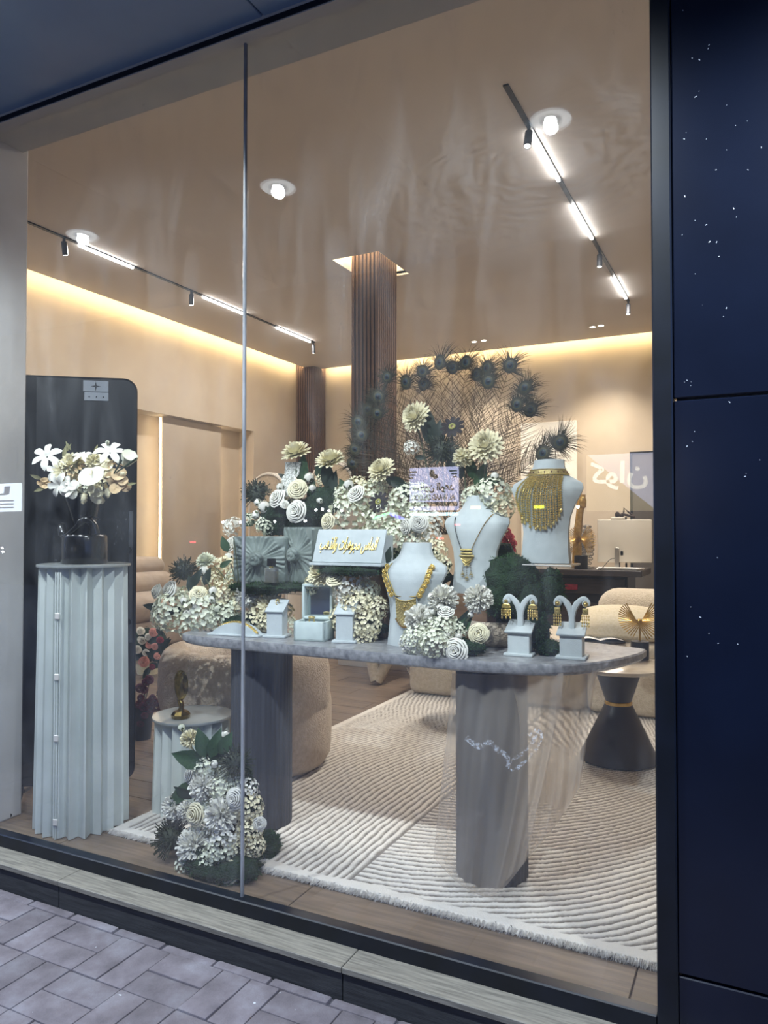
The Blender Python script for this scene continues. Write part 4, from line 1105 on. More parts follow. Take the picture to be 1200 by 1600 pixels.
# coin necklace
nk = thing('coin_necklace', 'gold necklace of round coins with a shield-shaped mesh pendant on the front bust', 'necklace', B1.location.copy())
Lp = [on_bust(B1, lerp(-.098, -.052, sp(q)) if q > .3 else lerp(-.088, -.098, q / .3) , lerp(.335, .205, q)) for q in [i / 14 for i in range(15)]]
Lp = [on_bust(B1, float(np.interp(q, [0, .25, .6, 1], [-.085, -.098, -.075, -.045])), lerp(.335, .205, q)) for q in [i / 14 for i in range(15)]]
Rp = [on_bust(B1, float(np.interp(q, [0, .5, 1], [.09, .078, .045])), lerp(.335, .205, q)) for q in [i / 14 for i in range(15)]]
MB().tube(Lp, .0022, 6).build('chain', T['gold'], nk, world=True)
MB().tube(Rp, .0022, 6).build('chain', T['gold'], nk, world=True)
MB().tube([Lp[-1], (Lp[-1] + Rp[-1]) / 2 + Vector((0, -.004, -.002)), Rp[-1]], .0022, 6).build('crossbar', T['gold'], nk, world=True)
coin = MB().lathe([(0, .006), (.004, .005), (.005, .002), (.0075, .002), (.009, .004), (.0115, .0035), (.012, 0), (0, 0)], 18).mesh('coin', T['gold'], True)
for P, sx_ in ((Lp, -1), (Rp, 1)):
    for i in range(7):
        q = P[min(14, 1 + i * 2)]
        c = q + Vector((sx_ * .013, -.003, -.004))
        link('coin', coin, nk, c - WL(nk), rot=facing((sx_ * .25, -1, .15)))
pend = MB(); pw = .046
def pf(i, j):
    x = (i - .5) * 2 * pw * (1 - .05 * j); ztop = .198 - .012 * math.sin(i * PI); zbot = .085 + .03 * (abs(i - .5) * 2) ** 2.2
    z = lerp(ztop, zbot, j); q = on_bust(B1, x, z, .007 + .0018 * math.sin(j * 44) * math.sin(i * 60)); return q
pend.grid(pf, 40, 44); pd = pend.build('pendant', T['gold_deep'], nk, world=True, ang=180)
rim = MB().tube([pf(i / 16, 0) + Vector((0, -.001, 0)) for i in range(17)], .0022, 6); rim.build('rim', T['gold'], pd, world=True)
ob = MB()
for i in range(17):
    q = pf(i / 16, 1) + Vector((0, -.002, -.005)); ob.sphere(q, .0036 if i not in (0, 16) else .0048, 6, 4, (1, 1, 1.3))
ob.build('bead_drops', T['brass'], pd, world=True)
beads(MB(), [pf(.5 + .28 * math.sin(a), .22 - .14 * math.cos(a)) + Vector((0, -.003, 0)) for a in [k * .4 for k in range(16)]], .0025, .007).build('bead_rosette', T['gold'], pd, world=True)
MB().sphere(pf(.5, .22) + Vector((0, -.004, 0)), .005, 8, 6).build('centre_stone', T['gold'], pd, world=True)
# beaded pendant necklace
nk2 = thing('beaded_necklace', 'dark beaded gold necklace with stacked bar and drop pendant on the middle bust', 'necklace', B2.location.copy())
LA = [on_bust(B2, float(np.interp(q, [0, .4, 1], [-.088, -.094, -.078])) + .0 , lerp(.325, .20, q), .005) for q in [i / 10 for i in range(11)]]
LA = [on_bust(B2, lerp(-.082, -.045, q ** 1.6), lerp(.328, .192, q), .005) for q in [i / 12 for i in range(13)]]
RA = [on_bust(B2, lerp(.082, .008, q), lerp(.34, .192, q), .005) for q in [i / 12 for i in range(13)]]
ox = -.018
beads(MB(), LA, .0034, .0068).build('bead_chain', T['metal_dark'], nk2, world=True)
beads(MB(), RA, .0034, .0068).build('bead_chain', T['brass'], nk2, world=True)
for (z, hw, r_) in [(.186, .027, .0055), (.172, .027, .0045), (.160, .034, .005)]:
    MB().tube([on_bust(B2, ox - hw, z, .006), on_bust(B2, ox, z, .007), on_bust(B2, ox + hw, z, .006)], r_, 8).build('pendant_bar', T['gold_deep'], nk2, world=True)
def pf2(i, j):
    hw = lerp(.031, .010, j); return on_bust(B2, ox + (i - .5) * 2 * hw, lerp(.156, .118, j) , .007 + .001 * math.sin(40 * j))
tp = MB().grid(pf2, 8, 8).build('pendant_plate', T['gold_deep'], nk2, world=True)
for q in (.2, .5):
    MB().tube([pf2(0, q) + Vector((0, -.002, 0)), pf2(.5, min(1, q + .35)) + Vector((0, -.002, 0)), pf2(1, q) + Vector((0, -.002, 0))], .0012, 5).build('wire_trim', T['gold'], tp, world=True)
for (dx, z) in [(-.02, .082), (0, .068), (.02, .082)]:
    b_ = MB(); beads(b_, [on_bust(B2, ox + dx * .9, .128, .008), on_bust(B2, ox + dx, z + .012, .008)], .0038, .0075); b_.build('drop_chain', T['silver'], nk2, world=True)
    c = on_bust(B2, ox + dx, z, .008); MB().tube([c + Vector((0, 0, .013)), c + Vector((.007, 0, -.002)), c + Vector((.005, 0, -.009)), c + Vector((-.005, 0, -.009)), c + Vector((-.007, 0, -.002))], .0016, 5, closed=True).sphere(c, .004, 6, 4).build('teardrop', T['gold_deep'], nk2, world=True)
# gold fringe collar
nk3 = thing('fringe_collar', 'gold choker with a long fringe of faceted chain strands on the highest bust', 'necklace', B3.location.copy())
s3 = B3.scale[0]; C3 = Vector(B3.location)
def neck(a, z, off): 
    w_ = bint(BW, z) + off; q = Vector((w_ * math.sin(a), bust_y(bint(BW, z) * math.sin(a) * .98, z) - off * math.cos(a), z)) * s3
    return C3 + q
chk = MB()
def cf(i, j):
    a = lerp(-1.45, 1.45, i); return neck(a, lerp(.356, .378, j), .006)
chk.grid(cf, 30, 3); ck = chk.build('choker_band', T['gold_deep'], nk3, world=True, ang=180)
for z in (.356, .378): beads(MB(), [neck(lerp(-1.45, 1.45, i / 30), z, .008) for i in range(31)], .0028, .0055).build('band_edge', T['gold'], ck, world=True)
for i in range(9):
    MB().sphere(neck(lerp(-1.3, 1.3, i / 8), .367, .009), .0032, 6, 4).build('dark_stone', T['petal_red'], ck, world=True)
XB = [-.120, -.106, -.090, -.078, -.064, -.052, -.036, -.026, -.016, -.006, .004, .014, .024, .034, .044, .054, .064, .072]
LB = [.135, .185, .172, .190, .180, .205, .196, .212, .206, .214, .208, .212, .196, .204, .192, .178, .160, .140]
for i, L in enumerate(LB):
    f = i / (len(LB) - 1); x0 = lerp(-.060, .066, f); x1 = XB[i]
    P = []
    for q in range(9):
        g = q / 8; z = .354 - L * g
        x = lerp(x0, x1, 1 - (1 - min(1, g * 1.5)) ** 2); w_ = bint(BW, z); x = max(-w_ * .97, min(w_ * .97, x))
        P.append(C3 + Vector((x, bust_y(x, z) - .007 - .002 * (i % 2), z)) * s3)
    m = beads(MB(), P, .0060, .0098); m.tube(P, .0014, 4); m.sphere(P[-1] + Vector((0, 0, -.004)), .0055, 6, 4, (1, .7, 1.6))
    rg_ = random.Random(i); m.v = [(x + rg_.uniform(-.0006, .0006), y + rg_.uniform(-.0006, .0006), z) for x, y, z in m.v]
    m.build('chain_strand', T['gold_spark'], nk3, world=True, smooth=False)

# what the busts stand on
p = B2.location
MB().rbox((p.x, p.y + .04, (TT + p.z) / 2 + .0005), (.16, .12, p.z - TT - .002), .006, 2).build('bust_riser', T['wood_mid'], None, smooth=False)
tag(COL.objects['bust_riser'] if 'bust_riser' in COL.objects else bpy.data.objects['bust_riser'], 'brown wooden riser block under the middle bust', 'riser')
p = B3.location
ac = thing('acrylic_stand', 'clear acrylic plate on two posts under the highest bust', 'display stand', (p.x, p.y + .03, TT))
MB().rbox((0, 0, p.z - TT - .006), (.25, .17, .010), .004, 2).build('plate', T['acrylic'], ac)
for (x, y) in ((-.035, -.03), (-.005, -.03)):
    MB().rbox((x, y, (p.z - TT - .012) / 2), (.014, .014, p.z - TT - .012), .002, 1).build('post', T['acrylic'], ac)
MB().rbox((0, 0, .004), (.14, .12, .008), .003, 1).build('foot_plate', T['acrylic'], ac)
MB().tube([(-.125, -.085, p.z - TT - .006), (.125, -.085, p.z - TT - .006), (.125, .085, p.z - TT - .006), (-.125, .085, p.z - TT - .006)], .0035, 5, closed=True).build('polished_edge', T['steel'], ac)

# ================================================================== RING STANDS, BOXES, EARRING STANDS
RG = MB().torus((0, 0, 0), .0095, .0018, 24, 8).mesh('ring_band', T['gold'], True, 180)
def ring(loc, label, cluster=True, rot=(0, -1, .4)):
    t = thing('ring', label, 'ring', loc)
    link('band', RG, t, (0, 0, .008), rot=facing((1, -.3, .2)))
    m = MB()
    for q in range(9): m.sphere((.006 * math.cos(q * .9), .006 * math.sin(q * .9), .018 + .003 * (q % 2)), .0035, 6, 4)
    m.sphere((0, 0, .022), .0055, 8, 6); m.build('setting', T['gold_deep'], t)
    return t
def ring_stand(u, v, wpx, hpx, rz, label, rl):
    p = atz(u, v, TT); t = thing('ring_stand', label, 'display stand', p, rz)
    w_ = .085; h = pxm(u, v, p.y, hpx) 
    MB().rbox((0, 0, .006), (w_ + .022, .095, .011), .003, 2).build('foot', T['velvet'], t, ang=30)
    hb, hf = h * .90, h * .66
    def sl(q): return Vector((q.x, q.y, q.z if q.z < 0 else q.z * lerp(hf, hb, (q.y + .04) / .08) / ((hf + hb) / 2)))
    m = MB(); hm = (hf + hb) / 2
    vs = [(-w_ / 2 + .006, -.036, .011), (w_ / 2 - .006, -.036, .011), (w_ / 2 - .006, .036, .011), (-w_ / 2 + .006, .036, .011), (-w_ / 2 + .006, -.036, hf), (w_ / 2 - .006, -.036, hf), (w_ / 2 - .006, .036, hb), (-w_ / 2 + .006, .036, hb)]
    m.add(vs, [(3, 2, 1, 0), (4, 5, 6, 7), (0, 1, 5, 4), (1, 2, 6, 5), (2, 3, 7, 6), (3, 0, 4, 7)]).build('block', T['velvet'], t, smooth=False)
    tl = math.atan2(hb - hf, .072)
    MB().rbox((0, 0, hm + .008), (w_ + .004, .098, .009), .003, 2, M=Matrix.Rotation(tl, 3, 'X')).build('sloped_top', T['velvet'], t, ang=30)
    q = Matrix.Rotation(rz, 3, 'Z') @ Vector((0, .005, hm + .014))
    ring(Vector(p) + q, rl)
    return t
ring_stand(433, 995, 40, 58, .25, 'slope-topped pale velvet ring stand left of the open ring box', 'gold ring with a cluster setting on the stand left of the open box')
ring_stand(541, 1003, 45, 64, .25, 'slope-topped pale velvet ring stand right of the open ring box', 'gold ring with a pearl and dark stone on the stand right of the open box')
p = atz(487, 1000, TT)
bx = thing('ring_box', 'open mint leatherette ring box with a mirror inside the raised lid', 'jewellery box', (p.x, p.y + .02, TT), .18)
bw, bd, bh = .145, .125, .085
m = MB(); m.rbox((0, 0, .006), (bw, bd, .012), .003, 2); m.rbox((-bw / 2 + .006, 0, bh / 2), (.012, bd, bh), .003, 2); m.rbox((bw / 2 - .006, 0, bh / 2), (.012, bd, bh), .003, 2); m.rbox((0, -bd / 2 + .006, bh / 2), (bw, .012, bh), .003, 2); m.rbox((0, bd / 2 - .006, bh / 2), (bw, .012, bh), .003, 2)
m.build('body', T['leather_box'], bx, ang=30)
MB().rbox((0, 0, bh - .025), (bw - .026, bd - .026, .03), .012, 3).build('cushion', T['velvet'], bx)
m = MB(); lz = bh + .078
m.rbox((0, bd / 2 + .018, lz), (bw, .012, .155), .003, 2); m.rbox((-bw / 2 + .006, bd / 2 - .005, lz), (.012, .05, .155), .003, 2); m.rbox((bw / 2 - .006, bd / 2 - .005, lz), (.012, .05, .155), .003, 2); m.rbox((0, bd / 2 - .005, lz + .0725), (bw, .05, .012), .003, 2); m.rbox((0, bd / 2 - .005, bh + .006), (bw, .05, .012), .003, 2)
ld = m.build('lid', T['leather_box'], bx, ang=30)
MB().span((-bw / 2 + .016, bd / 2 + .009, bh + .014), (bw / 2 - .016, bd / 2 + .011, lz + .062)).build('mirror', T['mirror'], ld, smooth=False)
q = Vector((p.x, p.y + .02, TT + bh - .008))
t = thing('signet_ring', 'chunky oval gold ring on the cushion of the open box', 'ring', q + Vector((0, -.02, 0)))
MB().torus((0, 0, .008), .013, .003, 24, 8, M=Matrix.Rotation(PI / 2, 3, 'X')).build('band', T['gold'], t)
MB().sphere((0, 0, .022), .017, 14, 8, (1, .7, .45)).build('bezel', T['gold_deep'], t)

# arched bracelet holder
p = atz(368, 993, TT); R_ = .165
bt = thing('bracelet_arch', 'low half-moon velvet bracelet holder at the left end of the table', 'display stand', (p.x, p.y + .01, TT), .1)
MB().rbox((0, 0, .005), (.27, .085, .009), .003, 2).build('foot', T['velvet'], bt, ang=30)
def arcp(r, z0, n=24): return [(r * math.sin(lerp(-.80, .80, i / n)), z0 + r * math.cos(lerp(-.80, .80, i / n)) - r * math.cos(.80)) for i in range(n + 1)]
MB().prism(arcp(.165, .009), -.030, .030, M=MX).build('arch_block', T['velvet'], bt, ang=30)
br = thing('gold_bracelet', 'gold flower link bracelet laid over the half-moon holder', 'bracelet', (p.x, p.y + .01, TT), .1)
ap = arcp(.168, .009, 20)
lk = MB()
for d in range(5): lk.sphere((.006 * math.cos(d * 1.257), .006 * math.sin(d * 1.257), 0), .0045, 6, 4, (1, 1, .6))
lk = lk.sphere((0, 0, .002), .004, 6, 4).mesh('link', T['gold'], True, 180)
for i in range(2, 20):
    a = lerp(-.80, .80, i / 20)
    link('link', lk, br, (ap[i][0], -.002 - .012 * (i > 10) * (i - 10) / 10, ap[i][1] + .002), rot=facing((math.sin(a), -.2, math.cos(a))))

# earring stands
def earring_stand(u, v, label):
    p = atz(u, v, TT); t = thing('earring_stand', label, 'display stand', (p.x, p.y + .045, TT), .06)
    MB().rbox((0, 0, .006), (.112, .10, .011), .003, 2).build('foot', T['velvet'], t, ang=30)
    m = MB(); hf, hb = .088, .118; w_ = .041; d_ = .036
    m.add([(-w_, -d_, .011), (w_, -d_, .011), (w_, d_, .011), (-w_, d_, .011), (-w_, -d_, hf), (w_, -d_, hf), (w_, d_, hb), (-w_, d_, hb)], [(3, 2, 1, 0), (4, 5, 6, 7), (0, 1, 5, 4), (1, 2, 6, 5), (2, 3, 7, 6), (3, 0, 4, 7)])
    m.build('block', T['velvet'], t, smooth=False)
    MB().rbox((0, 0, .109), (.106, .098, .010), .003, 2, M=Matrix.Rotation(.39, 3, 'X')).build('sloped_top', T['velvet'], t, ang=30)
    L = catmull([(0, .0, .10), (0, 0, .15), (-.008, 0, .185), (-.024, 0, .212), (-.045, 0, .225), (-.058, -.004, .212), (-.056, -.008, .200)], 5)
    Rr = [Vector((-q.x, q.y, q.z)) for q in L]
    m = MB()
    for P in (L, Rr):
        n = len(P)
        for k_, off in enumerate((-.006, .006)): pass
        m.tube(P, [.012] * (n // 2) + [.0105] * (n - n // 2), 8)
    m.v = [(a, b * .75, c) for a, b, c in m.v]
    m.sphere((-.052, -.002, .207), .015, 12, 8, (1, .5, 1)).sphere((.052, -.002, .207), .015, 12, 8, (1, .5, 1))
    m.build('forked_holder', T['velvet'], t)
    return t
def earring(st, side, style, label):
    base = Vector(st.location) + Matrix.Rotation(.06, 3, 'Z') @ Vector((side * .052, -.014, .207))
    e = thing('earring', label, 'earring', base)
    if style == 0:
        MB().torus((0, -.002, 0), .006, .0022, 12, 6, M=Matrix.Rotation(PI / 2, 3, 'X')).sphere((0, -.003, 0), .004, 8, 5).build('stud', T['gold_deep'], e)
        MB().rbox((0, -.002, -.022), (.036, .005, .010), .002, 1).sphere((0, -.002, -.016), .012, 10, 5, (1.4, .3, .8)).build('plate', T['gold'], e)
        for i in range(5):
            x = (i - 2) * .0085; n = 3 if i % 2 else 4
            m = MB()
            for k_ in range(n): m.sphere((x, -.003, -.034 - k_ * .010), .0042, 6, 4, (.8, .6, 1.3))
            m.build('drop', T['gold'], e)
    else:
        MB().torus((0, -.002, 0), .0075, .0022, 14, 6, M=Matrix.Rotation(PI / 2, 3, 'X')).sphere((0, -.003, 0), .0045, 8, 5).build('stud', T['gold'], e)
        MB().rbox((0, -.002, -.028), (.022, .005, .024), .003, 2).torus((0, -.005, -.028), .006, .002, 12, 6, M=Matrix.Rotation(PI / 2, 3, 'X')).build('square_plate', T['gold_deep'], e)
        for i in range(4):
            x = (i - 1.5) * .0075; m = MB().tube([(x, -.003, -.04), (x * 1.2, -.003, -.085)], .0008, 4)
            for k_ in range(4): m.sphere((x * 1.1, -.003, -.046 - k_ * .012), .0034, 6, 4, (1, .6, 1.5))
            m.build('drop', T['gold'], e)
    return e
e1 = earring_stand(808, 1026, 'pale house-shaped earring stand on the left, in front of the moss')
e2 = earring_stand(890, 1031, 'pale house-shaped earring stand nearest the right end of the table')
earring(e1, -1, 0, 'left gold chandelier earring on the left house-shaped stand')
earring(e1, 1, 0, 'right gold chandelier earring on the left house-shaped stand')
earring(e2, -1, 1, 'left gold earring with square plate on the right house-shaped stand')
earring(e2, 1, 1, 'right gold earring with square plate on the right house-shaped stand')

# ================================================================== GIFT BOXES, PLAQUE, PERFUME on mossy shelves
SH = 1.115                                     # top of the moss shelf under the gift boxes
c = aty(430, 905, 2.95)
ra = thing('acrylic_riser', 'clear acrylic riser under the wrapped gift boxes', 'display stand', (c.x, 2.98, TT))
MB().rbox((0, 0, SH - TT - .03), (.44, .24, .012), .003, 1).build('plate', T['acrylic'], ra)
for x in (-.2, .2):
    MB().rbox((x, 0, (SH - TT - .036) / 2), (.012, .22, SH - TT - .036), .003, 1).build('side_panel', T['acrylic'], ra)
ms = thing('moss_mat', 'green moss mat under the wrapped gift boxes and perfume bottle', 'moss', (c.x, 2.95, SH - .02))
moss(ms, 31, [((c.x - .12, 2.95, SH - .006), (.10, .12, .018)), ((c.x, 2.93, SH - .006), (.12, .13, .020)), ((c.x + .13, 2.94, SH - .006), (.10, .12, .018)), ((c.x - .03, 2.86, SH - .018), (.17, .035, .022))], 2600)
def gift(u0, u1, v0, v1, y, rz, label, dep, tilt=0):
    a, b = aty(u0, v1, y), aty(u1, v1, y); w_ = (b - a).length; h = pxm((u0 + u1) / 2, v0, y, v1 - v0)
    cc = (a + b) / 2; t = thing('gift_box', label, 'gift box', (cc.x, y + dep / 2, SH + .012), rz)
    def fn(i, j):
        x = (i - .5) * w_; z = j * h
        dx, dz = (i - .5), (j - .5); r = math.hypot(dx, dz); an = math.atan2(dz, dx)
        fold = .008 * abs(math.sin(an * 9 + 1.5 * math.sin(an * 3))) * min(1, r * 3) * min(1, (max(0, .52 - max(abs(dx), abs(dz)))) * 14 + .3) + .004 * math.sin(an * 31) * min(1, r * 4) * (r < .5)
        bul = .028 * max(0, 1 - r * 2.6) ** 1.5
        return Vector((x, -dep / 2 - fold - bul, z))
    m = MB().grid(fn, 48, 48)
    m.build('pleated_front', T['sage'], t, ang=180)
    MB().rbox((0, .004, h / 2), (w_, dep - .006, h), .012, 3).build('wrapped_body', T['sage'], t, ang=40)
    kn = MB(); k0 = Vector((0, -dep / 2 - .035, h / 2))
    kn.tube([k0 + Vector((.030 * (1 - q / 26 * .75) * math.cos(q * .62), -.014 * (q / 26) - .004 * math.sin(q), .027 * (1 - q / 26 * .75) * math.sin(q * .62))) for q in range(27)], [.013] * 14 + [.010] * 13, 8)
    kn.sphere(k0 + Vector((0, .014, 0)), .034, 12, 8, (1, .7, 1))
    kn.build('knot', T['sage'], t, ang=180)
    return t
gift(366, 440, 833, 904, 2.90, .12, 'sage satin gift box with a knot, behind the glass joint', .15)
gift(442, 499, 815, 902, 2.94, -.28, 'sage satin gift box with a round twisted knot beside the plaque', .12)
p = aty(424, 908, 2.84)
pb = thing('perfume_bottle', 'small square perfume bottle with black cap on the moss mat', 'bottle', (p.x, 2.84, SH + .014))
MB().rbox((0, 0, .036), (.062, .034, .070), .006, 3).build('glass_body', T['crystal'], pb)
MB().rbox((0, 0, .029), (.052, .025, .050), .004, 2).build('liquid', T['perfume'], pb)
MB().cyl((0, 0, .071), .010, .008, 16).build('collar', T['gold'], pb)
MB().rbox((0, 0, .096), (.034, .026, .036), .003, 2).build('cap', T['black_gloss'], pb)

# plaque with gilt calligraphy
p0, p1 = aty(490, 884, 2.83), aty(596, 884, 2.83); PW = (p1 - p0).length; pc = (p0 + p1) / 2
pq = thing('name_plaque', 'sloping pale blue plaque with gilt Arabic calligraphy beside the gift boxes', 'sign', (pc.x, 2.86, pc.z), .03)
ph = .155; lean = .38
m = MB(); d0 = .15
side = [(-.055, .0), (.10, .0), (.10, .012), (-.055, .012)]
m.rbox((0, .02, .006), (PW + .015, d0, .012), .002, 1)
m.build('foot', T['velvet'], pq, smooth=False)
A = Matrix.Rotation(-lean, 3, 'X')
bd_ = MB().rbox((0, -.035, .013), (PW, .012, ph), .003, 2, M=None)
bd_.v = [tuple(A @ Vector((x, y + .035, z + ph / 2 - .013)) + Vector((0, -.035, .013))) for x, y, z in bd_.v]
bd_.build('board', T['velvet'], pq, ang=30)
wv = [(-.03, .012), (.09, .012), (.09, ph * math.cos(lean) - .01), (-.03 + ph * math.sin(lean), ph * math.cos(lean) - .01)]
for sx_ in (-1, 1):
    ws = MB(); ws.add([(sx_ * (PW / 2 - .006) + q, a, b) for q in (-.003, .003) for a, b in wv], [(0, 1, 2, 3), (7, 6, 5, 4), (0, 4, 5, 1), (1, 5, 6, 2), (2, 6, 7, 3), (3, 7, 4, 0)]); ws.build('side_wing', T['velvet'], pq, smooth=False)
FORM = {  # letter: isolated, final, initial, medial
    'ا': 'ﺍﺎﺍﺎ', 'ل': 'ﻝﻞﻟﻠ', 'م': 'ﻡﻢﻣﻤ', 'س': 'ﺱﺲﺳﺴ', 'ج': 'ﺝﺞﺟﺠ', 'و': 'ﻭﻮﻭﻮ', 'ه': 'ﻩﻪﻫﻬ', 'ر': 'ﺭﺮﺭﺮ', 'ت': 'ﺕﺖﺗﺘ', 'ذ': 'ﺫﺬﺫﺬ', 'ب': 'ﺏﺐﺑﺒ', 'ص': 'ﺹﺺﺻﺼ', 'ن': 'ﻥﻦﻧﻨ', 'ع': 'ﻉﻊﻋﻌ', 'د': 'ﺩﺪﺩﺪ', 'ز': 'ﺯﺰﺯﺰ', 'ح': 'ﺡﺢﺣﺤ', 'ك': 'ﻙﻚﻛﻜ', 'ي': 'ﻱﻲﻳﻴ'}
NOJOIN = 'اوردذز'
def arabic(s):
    out = []
    for wd in s.split(' '):
        g = ''
        for i, ch in enumerate(wd):
            pv_ = i > 0 and wd[i - 1] not in NOJOIN; nx_ = i < len(wd) - 1 and ch not in ''
            j = (3 if (pv_ and nx_) else 1 if pv_ else 2 if nx_ else 0)
            g += FORM[ch][j]
        out.append(g[::-1])
    return ' '.join(out[::-1])
def text_mesh(s, width, depth=.001, height=None, shear=0, bold=0.0):
    cu = bpy.data.curves.new('lettering', 'FONT'); cu.body = s; cu.extrude = depth; cu.offset = bold; cu.align_x = 'LEFT'; cu.resolution_u = 4; cu.shear = shear
    o = bpy.data.objects.new('lettering', cu); COL.objects.link(o)
    bpy.context.view_layer.update()
    me = bpy.data.meshes.new_from_object(o.evaluated_get(bpy.context.evaluated_depsgraph_get()))
    bpy.data.objects.remove(o); bpy.data.curves.remove(cu)
    co = np.empty(len(me.vertices) * 3); me.vertices.foreach_get('co', co); co = co.reshape(-1, 3)
    mn, mx = co.min(0), co.max(0); k = width / (mx[0] - mn[0]); ky = k if height is None else height / (mx[1] - mn[1])
    co[:, 0] = (co[:, 0] - (mn[0] + mx[0]) / 2) * k; co[:, 1] = (co[:, 1] - (mn[1] + mx[1]) / 2) * ky
    if abs(mx[2]) > 1e-9: co[:, 2] = co[:, 2] / abs(mx[2]) * depth
    me.vertices.foreach_set('co', co.ravel()); me.update()
    return me
def place_text(name, s, width, mat, parent, loc, M3, depth=.001, height=None, shear=0, bold=0.0):
    me = text_mesh(s, width, depth, height, shear, bold); me.materials.clear(); me.materials.append(mat)
    return link(name, me, parent, loc, rot=M3.to_quaternion())
Mb = A @ Matrix(((1, 0, 0), (0, 0, -1), (0, 1, 0)))       # text plane standing on the board, facing the window
place_text('lettering', arabic('الماس مجوهرات والذهب'), PW * .84, T['gold'], pq, Vector((0, -.035, .013)) + A @ Vector((0, -.009, ph * .50)), Mb, .003, ph * .50, .45, .004)
mm = thing('moss_ledge', 'narrow moss ledge under the calligraphy plaque', 'moss', (pc.x, 2.86, pc.z - .03))
moss(mm, 33, [((pc.x - .03, 2.83, pc.z - .022), (.10, .06, .018)), ((pc.x + .07, 2.86, pc.z - .022), (.10, .08, .018))], 1400)
MB().rbox((pc.x + .01, 3.03, (TT + pc.z - .045) / 2), (.20, .10, pc.z - .045 - TT), .004, 1).build('plaque_riser', T['wood_mid'], None, smooth=False)
tag(bpy.data.objects['plaque_riser'], 'brown wooden riser block under the calligraphy plaque', 'riser')

# ================================================================== FLOWER ARRANGEMENTS ON THE TABLE
def arrangement(label, loc, items, y0, leaves=(), name='flower_arrangement'):
    t = thing(name, label, 'flowers', loc)
    for it in items:
        k, u, v, px = it[:4]; dy = it[4] if len(it) > 4 else 0; d = it[5] if len(it) > 5 else None; stm = it[6] if len(it) > 6 else None
        bloom(t, k, u, v, y0 + dy, px, d, stm)
    for (k, u, v, px, a) in [l[:5] for l in leaves]: leaf_at(t, k, u, v, y0 + .01, px, a)
    return t
L0 = atz(300, 985, TT)
t = arrangement('white hydrangea and ranunculus spilling over the left end of the table', (-2.28, 2.86, TT),
    [('hyd', 272, 955, 66), ('hyd', 318, 958, 70), ('hyd_c', 350, 930, 46, .06), ('hyd', 300, 975, 50, -.02), ('hyd', 255, 965, 40), ('hyd_c', 392, 948, 60, .08), ('hyd', 345, 965, 50, .02), ('hyd', 370, 905, 40, .14), ('hyd_c', 330, 905, 36, .12),
     ('ran', 245, 924, 26, 0, (-.4, -.8, .3)), ('ran', 265, 921, 31, -.02, (-.2, -.9, .35)), ('ran_c', 310, 928, 30, -.03), ('carn', 387, 930, 40, .02), ('dahlia', 424, 946, 44, .04), ('hyd_c', 418, 968, 44, .05),
     ('dahlia_w', 322, 878, 32, .1, (.1, -.6, .8)), ('bud', 319, 894, 20, .06, (0, -.3, 1)), ('bud', 287, 940, 15, -.06, (0, -.3, 1)), ('bud', 293, 960, 17, -.07, (.2, -.6, .7)), ('bud', 306, 948, 15, -.06, (.3, -.4, .7)), ('bud', 242, 958, 15, -.03, (-.8, -.4, .4)), ('bud', 333, 925, 18, .0, (.3, -.3, 1)), ('bud', 332, 938, 14, -.02, (-.5, -.4, .6)),
     ('spiky', 288, 893, 50, .1, (-.2, -.4, .9)), ('gbud', 340, 952, 15, -.03, (0, -.8, .5)),
     ('hyd_w', 365, 824, 34, .28, (-.2, -.6, .8)), ('ran', 361, 850, 26, .25, (-.4, -.8, .2)), ('bud', 358, 872, 18, .24, (0, -.3, 1)), ('hyd_c', 352, 890, 44, .2), ('hyd', 378, 925, 40, .14)],
    2.86, [('leaf_d', 300, 925, 30, 100), ('leaf_d', 320, 912, 30, 70), ('leaf', 345, 885, 22, 30), ('leaf_d', 300, 915, 34, 60), ('leaf', 355, 860, 26, 110), ('leaf_d', 285, 950, 30, 200), ('leaf_d', 250, 950, 30, 170)])
moss(t, 35, [((-2.2, 2.92, TT + .04), (.13, .10, .04))], 500)
for (k_, u, v, px, yy_) in [('hyd_c', 400, 972, 46, 2.90), ('hyd', 372, 955, 46, 2.92), ('hyd_c', 440, 955, 40, 2.95), ('hyd_w', 345, 945, 44, 2.93), ('hyd', 285, 935, 40, 2.92), ('hyd', 450, 980, 36, 2.93), ('hyd_c', 400, 915, 40, 2.96)]:
    bloom(t, k_, u, v, yy_, px)
for (a, b) in [((322, 905), (335, 940)), ((360, 880), (372, 930)), ((365, 840), (374, 925)), ((292, 905), (300, 945)), ((335, 885), (352, 905))]:
    MB().tube(bez(aty(*a, 2.86), (aty(*a, 2.88) + aty(*b, 2.85)) / 2 + Vector((.01, 0, 0)), aty(*b, 2.85), 5), .003, 5).build('stem', T['stem'], t, world=True)

